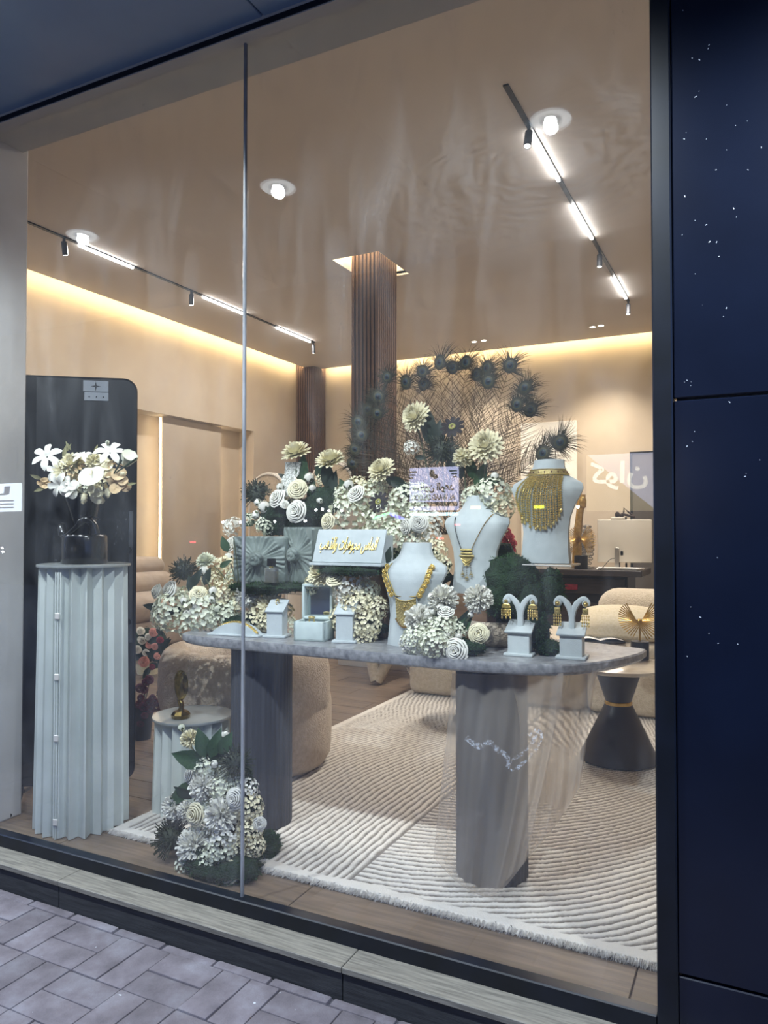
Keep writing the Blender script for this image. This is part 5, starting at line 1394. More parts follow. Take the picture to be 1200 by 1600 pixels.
t = arrangement('moss, ranunculus and cream dahlias piled above the gift boxes', (-1.90, 3.06, SH + .2),
    [('dahlia', 463, 711, 48, 0, (0, -.5, .9)), ('dahlia', 517, 723, 48, 0, (.05, -.5, .9)), ('ran_c', 465, 764, 34, -.05), ('ran', 433, 778, 33, -.07, (-.2, -.9, .4)), ('ran', 463, 799, 38, -.10, (0, -1, .15)), ('ran', 445, 788, 16, -.08), ('ran_c', 512, 815, 29, -.08, (-.2, -1, .1)),
     ('bud', 483, 748, 20, 0, (.2, -.5, .8)), ('bud', 488, 764, 15, -.04, (.3, -.5, .7)), ('bud', 404, 786, 15, -.04, (-.6, -.5, .5)), ('bud', 414, 794, 24, -.04, (-.1, -.5, .8)), ('bud', 400, 803, 16, -.04, (.2, -.5, -.7)), ('bud', 500, 783, 12, -.06, (-.4, -.7, .6)), ('bud', 438, 762, 15, -.05, (0, -.5, .8)), ('bud', 545, 759, 20, -.02, (.1, -.5, .9)),
     ('spiky', 401, 772, 52, 0, (-.3, -.4, .9)), ('hyd', 415, 822, 32, -.02), ('hyd_c', 455, 775, 30, .0), ('hyd', 390, 812, 22, 0), ('hyd_c', 505, 750, 26, .03)],
    3.03, [('leaf', 471, 752, 48, 85), ('leaf_d', 513, 760, 50, 95), ('leaf_d', 516, 770, 40, 75), ('leaf', 485, 780, 36, 80), ('leaf_d', 455, 752, 26, 150), ('leaf', 398, 815, 22, 200), ('leaf', 395, 808, 18, 160), ('leaf_d', 505, 800, 30, 85), ('leaf', 498, 745, 34, 70)])
def mb_px(u, v, y, du, dv, dy): 
    return (aty(u, v, y), (pxm(u, v, y, du), dy, pxm(u, v, y, dv)))
moss(t, 36, [mb_px(505, 785, 3.05, 26, 24, .08), mb_px(480, 800, 3.05, 26, 20, .08), mb_px(440, 800, 3.05, 34, 20, .08), mb_px(430, 820, 3.07, 28, 16, .07), mb_px(475, 818, 3.10, 34, 14, .08)], 3000)
for (a, b) in [((465, 725), (472, 790)), ((517, 738), (508, 790)), ((483, 755), (480, 800)), ((404, 795), (430, 815)), ((402, 785), (425, 810))]:
    MB().tube(bez(aty(*a, 3.04), (aty(*a, 3.06) + aty(*b, 3.06)) / 2, aty(*b, 3.05), 5), .0035, 5).build('stem', T['stem'], t, world=True)
def rib(i, j):
    u = lerp(452, 440, j) + (i - .5) * lerp(24, 20, j) + (6 if j < .4 else 0) * (1 - j); v = lerp(722, 776, j)
    return aty(u + 6 * math.sin(j * 2), v, 3.0 + .02 * math.sin(j * 5))
MB().grid(rib, 6, 16).grid(lambda i, j: rib(i, j) + Vector((0, .002, 0)), 6, 16).build('lace_ribbon', T['ribbon'], t, world=True, ang=180)

t = arrangement('pale hydrangea bank behind the calligraphy plaque', (-1.45, 3.06, TT + .35),
    [('hyd', 548, 800, 66), ('hyd', 575, 782, 56, .03), ('hyd', 606, 808, 66), ('hyd', 635, 782, 56, .02), ('hyd', 650, 806, 50, .03), ('hyd', 615, 838, 56, -.02), ('hyd', 645, 842, 50, -.01), ('hyd_c', 560, 765, 44, .04), ('hyd', 540, 775, 44, .03), ('hyd', 590, 760, 34, .06), ('hyd_w', 668, 838, 44), ('hyd_w', 672, 815, 40, .02),
     ('hyd_c', 680, 862, 40, -.04), ('hyd_c', 690, 884, 34, -.04), ('hyd', 660, 870, 40, .04), ('hyd', 590, 835, 50, .02), ('hyd', 655, 770, 36, .04),
     ('ran', 556, 771, 32, -.05, (-.1, -.9, .5)), ('ran', 654, 817, 32, -.08, (.2, -1, .1)), ('ran', 634, 823, 28, -.07, (-.5, -.8, 0)), ('ran', 518, 816, 20, -.06), ('dahlia', 598, 737, 46, .0, (-.1, -.8, .6)), ('cosmos', 592, 785, 34, -.07, (-.05, -1, .4))],
    3.05, [('leaf_d', 606, 750, 40, -15), ('leaf_d', 620, 758, 36, -35), ('leaf', 540, 765, 22, 120), ('leaf_d', 585, 795, 20, 240)])
moss(t, 37, [((-1.42, 3.10, TT + .12), (.22, .08, .12)), ((-1.42, 3.12, TT + .30), (.20, .06, .10))], 300)

t = arrangement('cream dahlia and hydrangea cluster behind the ring boxes', (-1.62, 2.93, TT),
    [('dahlia', 505, 897, 48, 0, (-.2, -.8, .5)), ('carn_c', 552, 887, 30, 0, (.1, -.4, .9)), ('ran_c', 524, 903, 34, -.05, (0, -.7, .7)), ('hyd_w', 548, 915, 50, .0), ('hyd_c', 560, 945, 56, .0), ('hyd_c', 572, 975, 50), ('hyd_w', 540, 930, 40), ('hyd_c', 568, 996, 44), ('hyd_c', 588, 950, 40, .02), ('hyd_c', 552, 985, 40, .03), ('hyd_c', 490, 915, 34, .04), ('hyd', 575, 925, 40, .03), ('hyd_c', 535, 965, 44, .03), ('gbud', 573, 893, 12, -.02), ('hyd_w', 575, 898, 14, -.01)],
    2.87, [('leaf_d', 570, 900, 24, 40), ('leaf', 575, 896, 20, 120), ('leaf_d', 603, 880, 30, 75)])
moss(t, 38, [((-1.60, 2.96, TT + .045), (.13, .07, .045))], 400)

t = arrangement('white carnation and rose posy at the front edge of the table', (-1.0, 2.74, TT),
    [('carn', 693, 938, 50, .04, (-.1, -.7, .7)), ('carn', 747, 936, 46, .04, (.15, -.8, .5)), ('carn', 655, 968, 48, .0, (-.3, -.8, .5)), ('ran', 712, 1017, 42, -.06, (.05, -1, .15)), ('ran_c', 748, 990, 34, .02, (.3, -.9, .2)), ('ran', 697, 956, 28, .0, (.1, -.5, .85)), ('bud', 660, 954, 18, .01, (-.3, -.5, .8)), ('bud', 676, 957, 14, .01, (.4, -.5, .6)), ('bud', 697, 993, 18, -.04, (.1, -.8, .5)), ('bud', 716, 995, 16, -.01, (.4, -.7, .5)), ('bud', 735, 961, 12, .02, (.8, -.3, .6)),
     ('hyd', 650, 1000, 48, -.04), ('hyd', 680, 1005, 52, -.06), ('hyd', 690, 984, 46, -.02), ('hyd', 668, 985, 44, 0), ('hyd_w', 640, 1005, 34, -.05), ('hyd', 715, 985, 34, .02), ('hyd', 700, 970, 30, .03)],
    2.72, [('leaf_d', 668, 962, 18, -20), ('leaf', 713, 990, 44, 50), ('leaf_d', 715, 985, 40, 62), ('leaf_d', 706, 1000, 20, 20)])
MB().tube(bez(aty(735, 964, 2.74), aty(722, 975, 2.74), aty(708, 1002, 2.74), 6), .004, 5).build('stem', T['stem'], t, world=True)
moss(t, 39, [((-1.02, 2.74, TT + .03), (.08, .05, .03))], 300)

# moss mound and the seashell-like beige bowl behind it
t = thing('moss_mound', 'dark green moss mound cascading beside the earring stands', 'moss', (-.80, 2.98, TT))
moss(t, 40, [mb_px(800, 905, 2.98, 42, 38, .10), mb_px(783, 935, 2.95, 26, 30, .08), mb_px(862, 925, 3.0, 20, 34, .06), mb_px(830, 945, 2.95, 22, 40, .07), mb_px(840, 985, 2.90, 18, 28, .05), mb_px(856, 1012, 2.88, 18, 12, .04), mb_px(812, 940, 2.98, 34, 30, .08), mb_px(800, 895, 2.96, 26, 26, .07)], 6000)
t = thing('beige_bowl', 'smooth beige bowl behind the front posy and earring stand', 'bowl', (aty(775, 1000, 3.06).x, 3.06, TT))
MB().lathe([(0, 0), (.10, 0), (.125, .02), (.138, .07), (.13, .105), (.122, .105), (.128, .07), (.115, .025), (0, .012)], 40).build('bowl_body', T['boucle_tan'], t)

# ================================================================== PEACOCK FEATHER BOUQUET
pk = arrangement('peacock feather bouquet with cream dahlias and dark daisies in the middle of the table', (-1.12, 3.16, TT),
    [('dahlia', 652, 653, 50, -.03, (-.2, -.9, .3)), ('dahlia', 760, 699, 56, -.05, (.1, -.95, .3)), ('hyd_w', 643, 700, 26, 0), ('carn_c', 723, 716, 32, -.03), ('cosmos', 707, 668, 38, -.03, (.1, -.9, .5)), ('spiky', 690, 705, 60, -.02, (-.1, -.6, .8)), ('hyd', 770, 772, 60, .0), ('hyd', 742, 778, 44, .02), ('hyd_c', 785, 795, 44, 0), ('hyd', 752, 800, 40, .02), ('bud', 773, 745, 16, -.03, (.3, -.5, .8)), ('hyd_c', 775, 820, 40, .02)],
    3.10, [('leaf_d', 672, 690, 60, 95), ('leaf_d', 680, 700, 50, 80), ('leaf', 745, 760, 46, 70), ('leaf', 738, 745, 40, 100), ('leaf_d', 720, 745, 40, 110), ('leaf_d', 705, 740, 44, 85), ('leaf', 760, 755, 30, 20), ('leaf_d', 650, 715, 20, 0)])
moss(pk, 41, [((-1.08, 3.14, TT + .18), (.16, .08, .18)), ((-1.06, 3.16, TT + .36), (.12, .06, .08))], 500)
for (a, b) in [((652, 668), (672, 760)), ((707, 675), (702, 760)), ((760, 715), (745, 800)), ((723, 725), (728, 790)), ((690, 720), (695, 790))]:
    MB().tube(bez(aty(*a, 3.11), (aty(*a, 3.12) + aty(*b, 3.12)) / 2 + Vector((.01, 0, 0)), aty(*b, 3.13), 6), .004, 5).build('stem', T['stem'], pk, world=True)
ft = random.Random(77)
def feather(u, v, y, base, bend, span=1.0, dense=True):
    tip = aty(u, v, y); b = Vector(base); mid = (tip + b) / 2 + Vector(bend)
    N_ = 58; Q = bez(b, mid, tip, N_); o = Vector(WL(pk))
    qm = MB().tube([q - o for q in Q[::3]], [.0022 - .0013 * i / 16 for i in range(len(Q[::3]))], 5)
    q_ = qm.build('feather_quill', T['barb'], pk)
    m = MB(); view = Vector((ft.uniform(-.35, .35), -1, ft.uniform(-.2, .3))).normalized()
    L = sum((Q[i + 1] - Q[i]).length for i in range(N_))
    for i in range(9, N_ - 1):
        f = i / N_; t_ = (Q[i + 1] - Q[i]).normalized(); sd = t_.cross(view).normalized()
        for s in (-1, 1):
            if ft.random() < .33: continue
            ln = (.05 + .10 * math.sin(min(1, f * 1.15) * PI) ** .7) * span * ft.uniform(.8, 1.15)
            if f > .9: ln *= .8
            p0 = Q[i].lerp(Q[i + 1], ft.random()) - o
            d0 = (t_ * .75 + sd * s * .8 + view * ft.uniform(-.25, .25)).normalized(); d1 = (t_ * .95 + sd * s * .35 + view * ft.uniform(-.4, .4) + Vector((0, 0, -.25))).normalized()
            pts = [p0, p0 + d0 * ln * .4, p0 + d0 * ln * .65 + d1 * ln * .15, p0 + d0 * ln * .75 + d1 * ln * .42]
            wv_ = view.cross(d0).normalized()
            ws = [.0012, .0011, .0009, .0003]; vs = []
            for p_, w_ in zip(pts, ws): vs += [p_ + wv_ * w_, p_ - wv_ * w_]
            m.add(vs, [(0, 1, 3, 2), (2, 3, 5, 4), (4, 5, 7, 6)])
    m.build('barbs', T['barb'], q_, ang=180)
    # eye: dense fan of barbs, then bronze, teal and blue spots
    t_ = (Q[-1] - Q[-5]).normalized(); sd = t_.cross(view).normalized(); R = .029 * span
    e = MB(); c = tip - o
    for k_ in range(170):
        a = max(-2.2, min(2.2, ft.gauss(0, .85))); d = (t_ * math.cos(a) + sd * math.sin(a) + view * ft.uniform(-.45, -.05)).normalized()
        ln = R * ft.uniform(1.2, 4.2 if abs(a) < .8 else 2.6); s0 = c - t_ * R * .8 + d * R * .3; w_ = d.cross(view).normalized()
        cv = sd * (1 if a > 0 else -1) * ft.uniform(.1, .7) + Vector((0, 0, -.35))
        p1_ = s0 + d * ln * .5; p2_ = p1_ + (d + cv * .5).normalized() * ln * .3; p3_ = p2_ + (d + cv * 1.1).normalized() * ln * .25
        e.add([s0 + w_ * .0010, s0 - w_ * .0010, p1_ + w_ * .0009, p1_ - w_ * .0009, p2_ + w_ * .0007, p2_ - w_ * .0007, p3_], [(0, 1, 3, 2), (2, 3, 5, 4), (4, 5, 6)])
    fb = e.build('eye_fringe', T['barb_eye'], q_, ang=180)
    Bm = Matrix((sd, t_, view)).transposed()
    for (r_, off, mat, nm, ey) in [(1.0, .001, 'barb_eye', 'eye_pad', 1.15), (.72, .0035, 'eye_ring', 'eye_ring', 1.1), (.47, .0055, 'eye_teal', 'eye_teal', 1.1), (.28, .0075, 'eye_blue', 'eye_centre', 1.0)]:
        MB().lathe([(0, off + .001), (R * r_ * .7, off + .0008), (R * r_, off - .001)], 16, c, 1, ey, M=Bm).build(nm, T[mat], q_, ang=180)
bs = aty(700, 835, 3.17)
for (u, v, y, bx_, bz_) in [(687, 566, 3.14, 0, 0), (707, 574, 3.2, .01, 0), (728, 566, 3.22, .02, 0), (660, 580, 3.2, -.02, 0), (634, 597, 3.15, -.03, .02), (605, 589, 3.18, -.05, .03), (591, 620, 3.14, -.05, .03), (590, 646, 3.12, -.05, .03), (565, 680, 3.1, -.06, .05), (555, 702, 3.12, -.06, .05), (551, 724, 3.14, -.06, .05),
                         (761, 575, 3.2, .03, 0), (763, 596, 3.12, .04, 0), (797, 571, 3.18, .05, .01), (820, 606, 3.14, .06, .02), (808, 632, 3.1, .06, .02), (829, 640, 3.18, .07, .03), (875, 691, 3.12, .08, .06), (848, 708, 3.1, .06, .05), (662, 600, 3.24, -.02, 0), (560, 660, 3.16, -.06, .05), (745, 585, 3.26, .02, 0), (575, 640, 3.22, -.05, .04)]:
    feather(u, v, y, bs + Vector((ft.uniform(-.03, .03), ft.uniform(-.02, .02), 0)), (bx_, ft.uniform(-.03, .03), bz_), ft.uniform(.9, 1.15))

# ================================================================== FLOOR FLOWERS BY THE GLASS
t = arrangement('white flower cascade on moss on the floor by the glass', (-1.93, 2.42, 0),
    [('carn_c', 297, 1155, 30, .06, (0, -.5, .9)), ('gbud', 284, 1138, 14, .06, (-.2, -.3, 1)), ('bud', 352, 1150, 18, .06, (.4, -.3, .9)), ('spiky', 368, 1192, 60, .04, (.3, -.5, .8)), ('hyd', 325, 1197, 48, .04), ('ran', 297, 1211, 28, .02, (-.5, -.8, .3)), ('bud', 336, 1194, 16, .0, (.1, -.9, .3)), ('carn', 318, 1229, 46, 0), ('hyd', 350, 1235, 48, .03), ('ran', 367, 1248, 34, -.02, (.1, -1, .2)), ('carn', 273, 1260, 40, .0, (-.5, -.8, .4)), ('carn', 290, 1266, 28, -.02), ('ran_c', 305, 1273, 38, -.05, (-.1, -1, .2)), ('carn', 347, 1273, 54, -.03, (.05, -.9, .3)), ('bud', 333, 1253, 16, -.02, (.1, -.9, .3)), ('hyd_c', 388, 1262, 50, .04), ('hyd_c', 390, 1297, 44, .02), ('hyd_w', 350, 1305, 54, -.03), ('ran', 405, 1288, 24, .02, (.6, -.7, .1)), ('carn', 305, 1322, 58, -.05, (-.2, -.9, .3)), ('hyd', 345, 1328, 52, -.05), ('spiky', 268, 1310, 66, -.02, (-.4, -.5, .7)), ('ran_c', 356, 1363, 42, -.08, (.05, -.8, .6)), ('hyd', 292, 1352, 40, -.06), ('hyd', 372, 1225, 40, .06), ('hyd_c', 372, 1320, 40, .0), ('hyd', 322, 1260, 40, .02), ('hyd', 318, 1290, 40, 0), ('hyd_c', 398, 1322, 36, .02), ('hyd_w', 385, 1235, 40, .05), ('hyd', 330, 1345, 44, -.06)],
    2.44, [('leaf', 318, 1190, 56, 165), ('leaf_d', 325, 1185, 50, 30), ('leaf', 330, 1180, 50, 70), ('leaf', 295, 1225, 50, 230), ('leaf_d', 310, 1205, 30, 100), ('leaf', 325, 1180, 50, 110), ('leaf', 345, 1175, 40, 60), ('leaf_d', 280, 1235, 40, 250), ('leaf_d', 300, 1245, 36, 150)])
for (a, b) in [((284, 1142), (320, 1200)), ((297, 1162), (322, 1210)), ((350, 1156), (335, 1210))]:
    MB().tube(bez(aty(*a, 2.5), (aty(*a, 2.5) + aty(*b, 2.5)) / 2, aty(*b, 2.5), 5), .003, 5).build('stem', T['stem'], t, world=True)
moss(t, 42, [((-1.95, 2.41, .03), (.17, .10, .045)), ((-1.88, 2.42, .035), (.11, .10, .055)), ((-2.04, 2.42, .05), (.08, .08, .07)), ((-1.93, 2.52, .20), (.09, .05, .2)), ((-1.85, 2.60, .05), (.05, .06, .06))], 6000)

# ================================================================== SEATING AND SIDE TABLES INSIDE
# round armchair behind the left column
ch = thing('tub_armchair', 'round tan boucle tub armchair behind the left table column', 'armchair', (-2.70, 3.60, 0))
def chb(i, j):
    a = i * 2 * PI; rb = lerp(.45, .505, .5 + .5 * math.cos(a + .5))
    prof = [(.0, .02), (.80, .02), (.93, .035), (.985, .08), (1.0, .2), (1.0, .36), (.98, .42), (.9, .45), (0, .46)]
    r_, z = prof[round(j * 8)]; return Vector((rb * r_ * math.cos(a), rb * r_ * math.sin(a), z))
MB().grid(chb, 48, 8, cu=True).build('seat_base', T['boucle_tan'], ch, ang=80)
def chk_(i, j):
    a = math.radians(lerp(95, 385, i)); b = j * 2 * PI; th = .10 * (1 if .04 < i < .96 else .75)
    e = min(1, min(i, 1 - i) / .05) ** .5
    R_ = .415; hz = .20
    x = R_ + th * (abs(math.cos(b)) ** .7) * math.copysign(1, math.cos(b)) * (.5 + .5 * e); z = .50 + hz * (abs(math.sin(b)) ** .7) * math.copysign(1, math.sin(b)) * (.6 + .4 * e) - .04 * (1 - e)
    return Vector((x * math.cos(a), x * math.sin(a), z))
MB().grid(chk_, 60, 20, cv=True).build('wrap_back', T['boucle_tan'], ch, ang=180)
cu_ = thing('gold_cushion', 'gold patterned cushion leaning on the tub armchair', 'cushion', (-2.42, 3.62, .70), .4)
def pill(w_, h, th):
    def fn(i, j):
        x, y = (i - .5) * 2, (j - .5) * 2; e = max(0, (1 - x * x) * (1 - y * y)) ** .45
        return (x * w_ / 2 * (1 - .06 * (1 - abs(y)) ), y * h / 2 * (1 - .06 * (1 - abs(x))), th / 2 * e)
    return fn
def pillow_mesh(w_, h, th, name, mat, parent, M3=None, loc=(0, 0, 0)):
    f = pill(w_, h, th); m = MB().grid(lambda i, j: f(i, j), 20, 20).grid(lambda i, j: (f(1 - i, j)[0], f(1 - i, j)[1], -f(1 - i, j)[2]), 20, 20)
    o = m.build(name, mat, parent, ang=180, loc=loc)
    if M3 is not None: o.rotation_mode = 'QUATERNION'; o.rotation_quaternion = M3.to_quaternion()
    return o
T['brocade'] = M_('gold brocade', 'cfa95a', .45, .3, col2='8f7f63', scale=22, contrast=(.47, .53), detail=2)
pillow_mesh(.42, .30, .14, 'cushion_cover', T['brocade'], cu_, Matrix.Rotation(.5, 3, 'Y') @ Matrix.Rotation(.25, 3, 'X'))

# long cream sofa behind the table
so = thing('boucle_sofa', 'long curved cream boucle sofa behind the display table', 'sofa', (-1.2, 6.2, 0))
def srow(name, x0, x1, y0, y1, z0, z1, r_, mat='boucle'):
    return MB().rbox(((x0 + x1) / 2, (y0 + y1) / 2, (z0 + z1) / 2), (x1 - x0, y1 - y0, z1 - z0), r_, 5).build(name, T[mat], so, ang=60)
xs_ = [-1.40, -.72, .05, .82, 1.6]
for a, b in zip(xs_, xs_[1:]): srow('seat_block', a, b - .004, -.58, .35, .02, .44, .07)
srow('seat_cushion', -1.34, 1.55, -.52, .3, .42, .54, .05)
srow('backrest', -.02, 1.6, .12, .50, .40, .88, .17)
srow('arm', -1.41, -1.1, -.2, .48, .40, .66, .13)
pw_ = thing('sofa_pillow', 'plump cream pillow lying on the sofa beside the gold ornament', 'pillow', (-.93, 5.9, .66))
pillow_mesh(.66, .42, .24, 'pillow_cover', T['pillow'], pw_, Matrix.Rotation(.35, 3, 'X'))
mg = thing('open_magazine', 'open magazine lying on the sofa seat behind the marble tip', 'magazine', (aty(935, 1000, 5.75).x, 5.75, .545), .3)
MB().grid(lambda i, j: Vector(((i - .5) * .34, (j - .5) * .24, .01 + .018 * abs(math.sin((i * 2) * PI)) )), 16, 2).build('pages', T['white_paper'], mg, ang=180)
MB().rbox((0, 0, .003), (.36, .25, .005), .002, 1).build('cover', T['black'], mg, smooth=False)

# hourglass side table
hs = thing('hourglass_table', 'charcoal hourglass side table with brass waist ring and marble top', 'side table', (-.745, 4.58, .02))
MB().lathe([(0, 0), (.205, 0), (.222, .008), (.222, .018), (.20, .07), (.078, .325), (.0, .325)], 48).build('lower_cone', T['hour'], hs)
MB().lathe([(.074, .322), (.079, .326), (.079, .342), (.074, .346)], 40).build('waist_ring', T['brass'], hs)
MB().lathe([(0, .345), (.074, .345), (.132, .52), (.132, .535), (0, .535)], 48).build('upper_cone', T['hour'], hs)
MB().lathe([(0, .535), (.275, .535), (.285, .542), (.285, .556), (.28, .560), (0, .560)], 64).build('marble_top', T['marble_cream'], hs)
def sunburst(x, y, z, s, label, n=18, rz=0):
    t = thing('sunburst_ornament', label, 'ornament', (x, y, z), rz)
    MB().lathe([(0, 0), (.052 * s, 0), (.054 * s, .002), (.054 * s, .108 * s), (.052 * s, .11 * s), (0, .11 * s)], 32).build('base', T['black'], t)
    MB().tube([(0, 0, .11 * s), (0, 0, .22 * s)], .006 * s, 8).build('stem', T['brass'], t)
    zc = .235 * s
    for i in range(n):
        f = i / (n - 1); a = math.radians(lerp(118, 242, f)); c = Vector(((f - .5) * .02 * s, (f - .5) * .10 * s, zc + .0 * s)); L = .125 * s
        d = Vector((math.cos(a), .25 * (f - .5), math.sin(a)))
        MB().tube([c - d * L, c + d * L], .0036 * s, 5).build('rod', T['brass'], t)
    MB().sphere((0, 0, zc), .016 * s, 10, 8, (1, 2.5, .8)).build('hub', T['brass'], t)
    return t
p = atz(998, 1031, .585)
sunburst(p.x, p.y + .05, .581, 1.0, 'gold sunburst ornament on black base, on the hourglass table')
# coffee table peeping out beside the right column
p = aty(705, 1050, 4.9)
ct = thing('coffee_table', 'round cream marble coffee table half hidden by the right column', 'coffee table', (-1.76, 5.05, .02))
MB().lathe([(0, .40), (.33, .40), (.345, .406), (.345, .424), (.34, .43), (0, .43)], 56).build('marble_top', T['marble_cream'], ct)
MB().lathe([(0, 0), (.20, 0), (.20, .02), (.06, .05), (.05, .35), (.12, .40), (0, .40)], 32).build('pedestal_base', T['hour'], ct)

# sofa along the left wall
ls = thing('channel_sofa', 'beige velvet sofa with stacked roll back along the left wall', 'sofa', (-6.6, 6.0, 0))
for (nm, x0, x1, z0, z1, r_) in [('base', -.45, .55, .04, .36, .06), ('seat_roll', -.35, .62, .34, .64, .13), ('lower_back_roll', -.52, .15, .58, .86, .13), ('upper_back_roll', -.62, .0, .80, 1.03, .11)]:
    MB().rbox(((x0 + x1) / 2, 0, (z0 + z1) / 2), (x1 - x0, 2.3, z1 - z0), r_, 5).build(nm, T['sofa_tan'], ls, ang=60)

# rose bush, burgundy plant
def bush(loc, label, items, y0, pot_h, pot_r, potmat):
    t = thing('potted_flowers', label, 'flowers', loc)
    MB().lathe([(0, 0), (pot_r * .75, 0), (pot_r, pot_h), (pot_r * .92, pot_h), (0, pot_h - .02)], 28).build('pot', potmat, t)
    return t
p = atz(231, 1052, 0)
t = bush((p.x, p.y, 0), 'pink and white roses in a low pot by the beige sofa', [], 0, .14, .13, T['petal_cream'])
moss(t, 51, [((p.x, p.y, .25), (.20, .16, .18))], 500)
for (k_, u, v, px) in [('rose_p', 240, 988, 15), ('rose_w', 222, 1000, 15), ('rose_p', 233, 1008, 12), ('rose_p', 242, 1010, 12), ('rose_p', 225, 1034, 18), ('rose_crim', 238, 1042, 10), ('rose_w', 220, 986, 14), ('rose_w', 232, 995, 12), ('rose_w', 228, 1020, 12), ('rose_p', 246, 1025, 12), ('rose_w', 215, 1015, 14), ('rose_crim', 250, 1000, 12)]:
    bloom(t, k_, u, v, p.y - .2, px)
for k_ in range(16): leaf_at(t, 'leaf_d', ft.uniform(215, 255), ft.uniform(990, 1045), p.y - .17, 22, ft.uniform(0, 360))
p = atz(232, 1160, 0)
t = bush((p.x - .1, p.y + .05, 0), 'dark burgundy flower spray in a vase behind the low pedestal', [], 0, .22, .07, T['black'])
for (u, v) in [(228, 1066), (233, 1062), (226, 1078), (220, 1090), (232, 1098), (242, 1096), (250, 1083), (224, 1104), (236, 1108), (246, 1104), (219, 1075), (218, 1100), (238, 1090), (226, 1118), (220, 1130)]:
    bloom(t, 'rose_r', u, v, p.y, ft.uniform(11, 17), None, (p.x - .1, p.y + .05, .2))

# cream display wall, sculptural chair, arched cabinets
yw = 6.62; xa, xb = aty(531, 1043, yw).x, aty(660, 1043, yw).x; hz = aty(600, 757, yw).z
dw = thing('display_wall', 'cream free-standing display wall in front of the slatted pillar', 'partition', ((xa + xb) / 2, yw, 0))
MB().rbox((0, 0, hz / 2), (xb - xa, .09, hz), .006, 2).build('panel', T['white'], dw, ang=30)
MB().rbox((0, -.02, hz + .008), (xb - xa + .03, .15, .016), .004, 1).build('cap', T['wall'], dw, smooth=False)
c0 = atz(588, 1071, 0)
sc_ = thing('sculptural_chair', 'cream sculptural chair with a V-shaped leg seen under the table', 'chair', (c0.x, c0.y + .1, 0))
MB().tube([(-.02, -.06, .03), (-.09, -.02, .24), (-.10, 0, .42)], [.055, .06, .08], 12).tube([(-.01, -.06, .03), (.09, 0, .24), (.11, .02, .42)], [.05, .05, .08], 12).build('leg', T['boucle'], sc_, ang=60)
MB().rbox((0, .08, .45), (.40, .36, .12), .05, 4).build('seat', T['boucle'], sc_, ang=60)
MB().rbox((0, .22, .66), (.40, .10, .42), .045, 4).build('backrest', T['boucle'], sc_, ang=60)
mt_ = thing('wire_side_table', 'thin steel framed side table beside the sculptural chair', 'side table', (-2.86, 6.38, 0))
MB().tube([(-.12, 0, .42), (-.10, 0, .08), (.0, -.10, .012), (.10, -.10, .012), (.12, .04, .42)], .008, 6).build('frame', T['steel'], mt_)
MB().lathe([(0, .42), (.15, .42), (.15, .435), (0, .435)], 40).build('tabletop', T['marble_cream'], mt_)
def arch(u0, u1, vt, y, dep, label, txt=None):
    a, b = aty(u0, 800, y), aty(u1, 800, y); w_ = (b - a).length / 2; h = aty((u0 + u1) / 2, vt, y).z
    t = thing('arched_cabinet', label, 'cabinet', ((a.x + b.x) / 2, y, 0))
    def outline(r_): return [(-r_, .0)] + [(-r_ * math.cos(q * PI / 24), h - w_ + r_ * math.sin(q * PI / 24)) for q in range(25)] + [(r_, 0)]
    MB().prism(outline(w_), 0, dep, M=MX).build('shell', T['white'], t, ang=30)
    MB().prism(outline(w_ * .86), -.012, 0, M=MX).build('front_panel', T['boucle'], t, ang=30)
    MB().tube([(q[0], -.006, q[1]) for q in outline(w_ * .93)], .02, 6).build('edge_band', T['white'], t)
    if txt: place_text('lettering', txt, w_ * .8, T['slat'], t, (.15 * w_, -.0135, h - w_ * 1.0), Matrix(((1, 0, 0), (0, 0, -1), (0, 1, 0))), .001)
    return t
arch(388, 450, 738, 8.6, .5, 'cream arched display cabinet beside the recessed wall panel')
arch(482, 556, 719, 9.4, .4, 'cream arched display cabinet in front of the far corner pillar', 'flowers')

# desk and what stands on it
DY = 8.75; dzt = aty(930, 890, DY + .1).z
xa, xb = aty(800, 905, DY).x, aty(1003, 905, DY).x
dk = thing('reception_desk', 'dark wood reception desk behind the sofa', 'desk', ((xa + xb) / 2, DY + .4, 0)); wd = xb - xa
MB().rbox((0, 0, dzt - .035), (wd, .8, .07), .006, 1).build('desktop', T['wood_dark'], dk, smooth=False)
MB().rbox((-.05, .05, (dzt - .07) / 2), (wd - .25, .62, dzt - .07), .006, 1).build('body', T['black'], dk, smooth=False)
MB().rbox((-.05, -.275, (dzt - .07) * .45), (wd - .3, .02, .28), .004, 1).build('drawer_front', T['wood_dark'], dk, smooth=False)
MB().rbox((-.05, -.275, (dzt - .07) * .85), (wd - .3, .02, .18), .004, 1).build('drawer_front', T['wood_dark'], dk, smooth=False)
ym = 9.05
a, b = aty(934, 812, ym), aty(1019, 880, ym)
mo = thing('computer_monitor', 'white computer monitor seen from behind on the reception desk', 'monitor', ((a.x + b.x) / 2, ym, dzt), .12)
mw, mh = abs(b.x - a.x), a.z - b.z
MB().rbox((0, 0, b.z - dzt + mh / 2), (mw, .035, mh), .012, 3).build('back_shell', T['monitor'], mo)
MB().rbox((-mw * .14, -.045, (b.z - dzt + mh * .35) / 2), (.05, .02, b.z - dzt + mh * .35), .004, 1).build('stand_neck', T['steel'], mo, smooth=False)
MB().rbox((-.06, -.02, .006), (.28, .22, .01), .004, 1).build('stand_foot', T['steel'], mo, smooth=False)
MB().rbox((-mw * .05, -.024, b.z - dzt + mh * .22), (.03, .012, .05), .004, 1).build('socket', T['metal_dark'], mo, smooth=False)
MB().rbox((-mw * .12, -.0, a.z - dzt + .012), (.16, .03, .03), .004, 1).build('webcam', T['monitor'], mo, smooth=False)
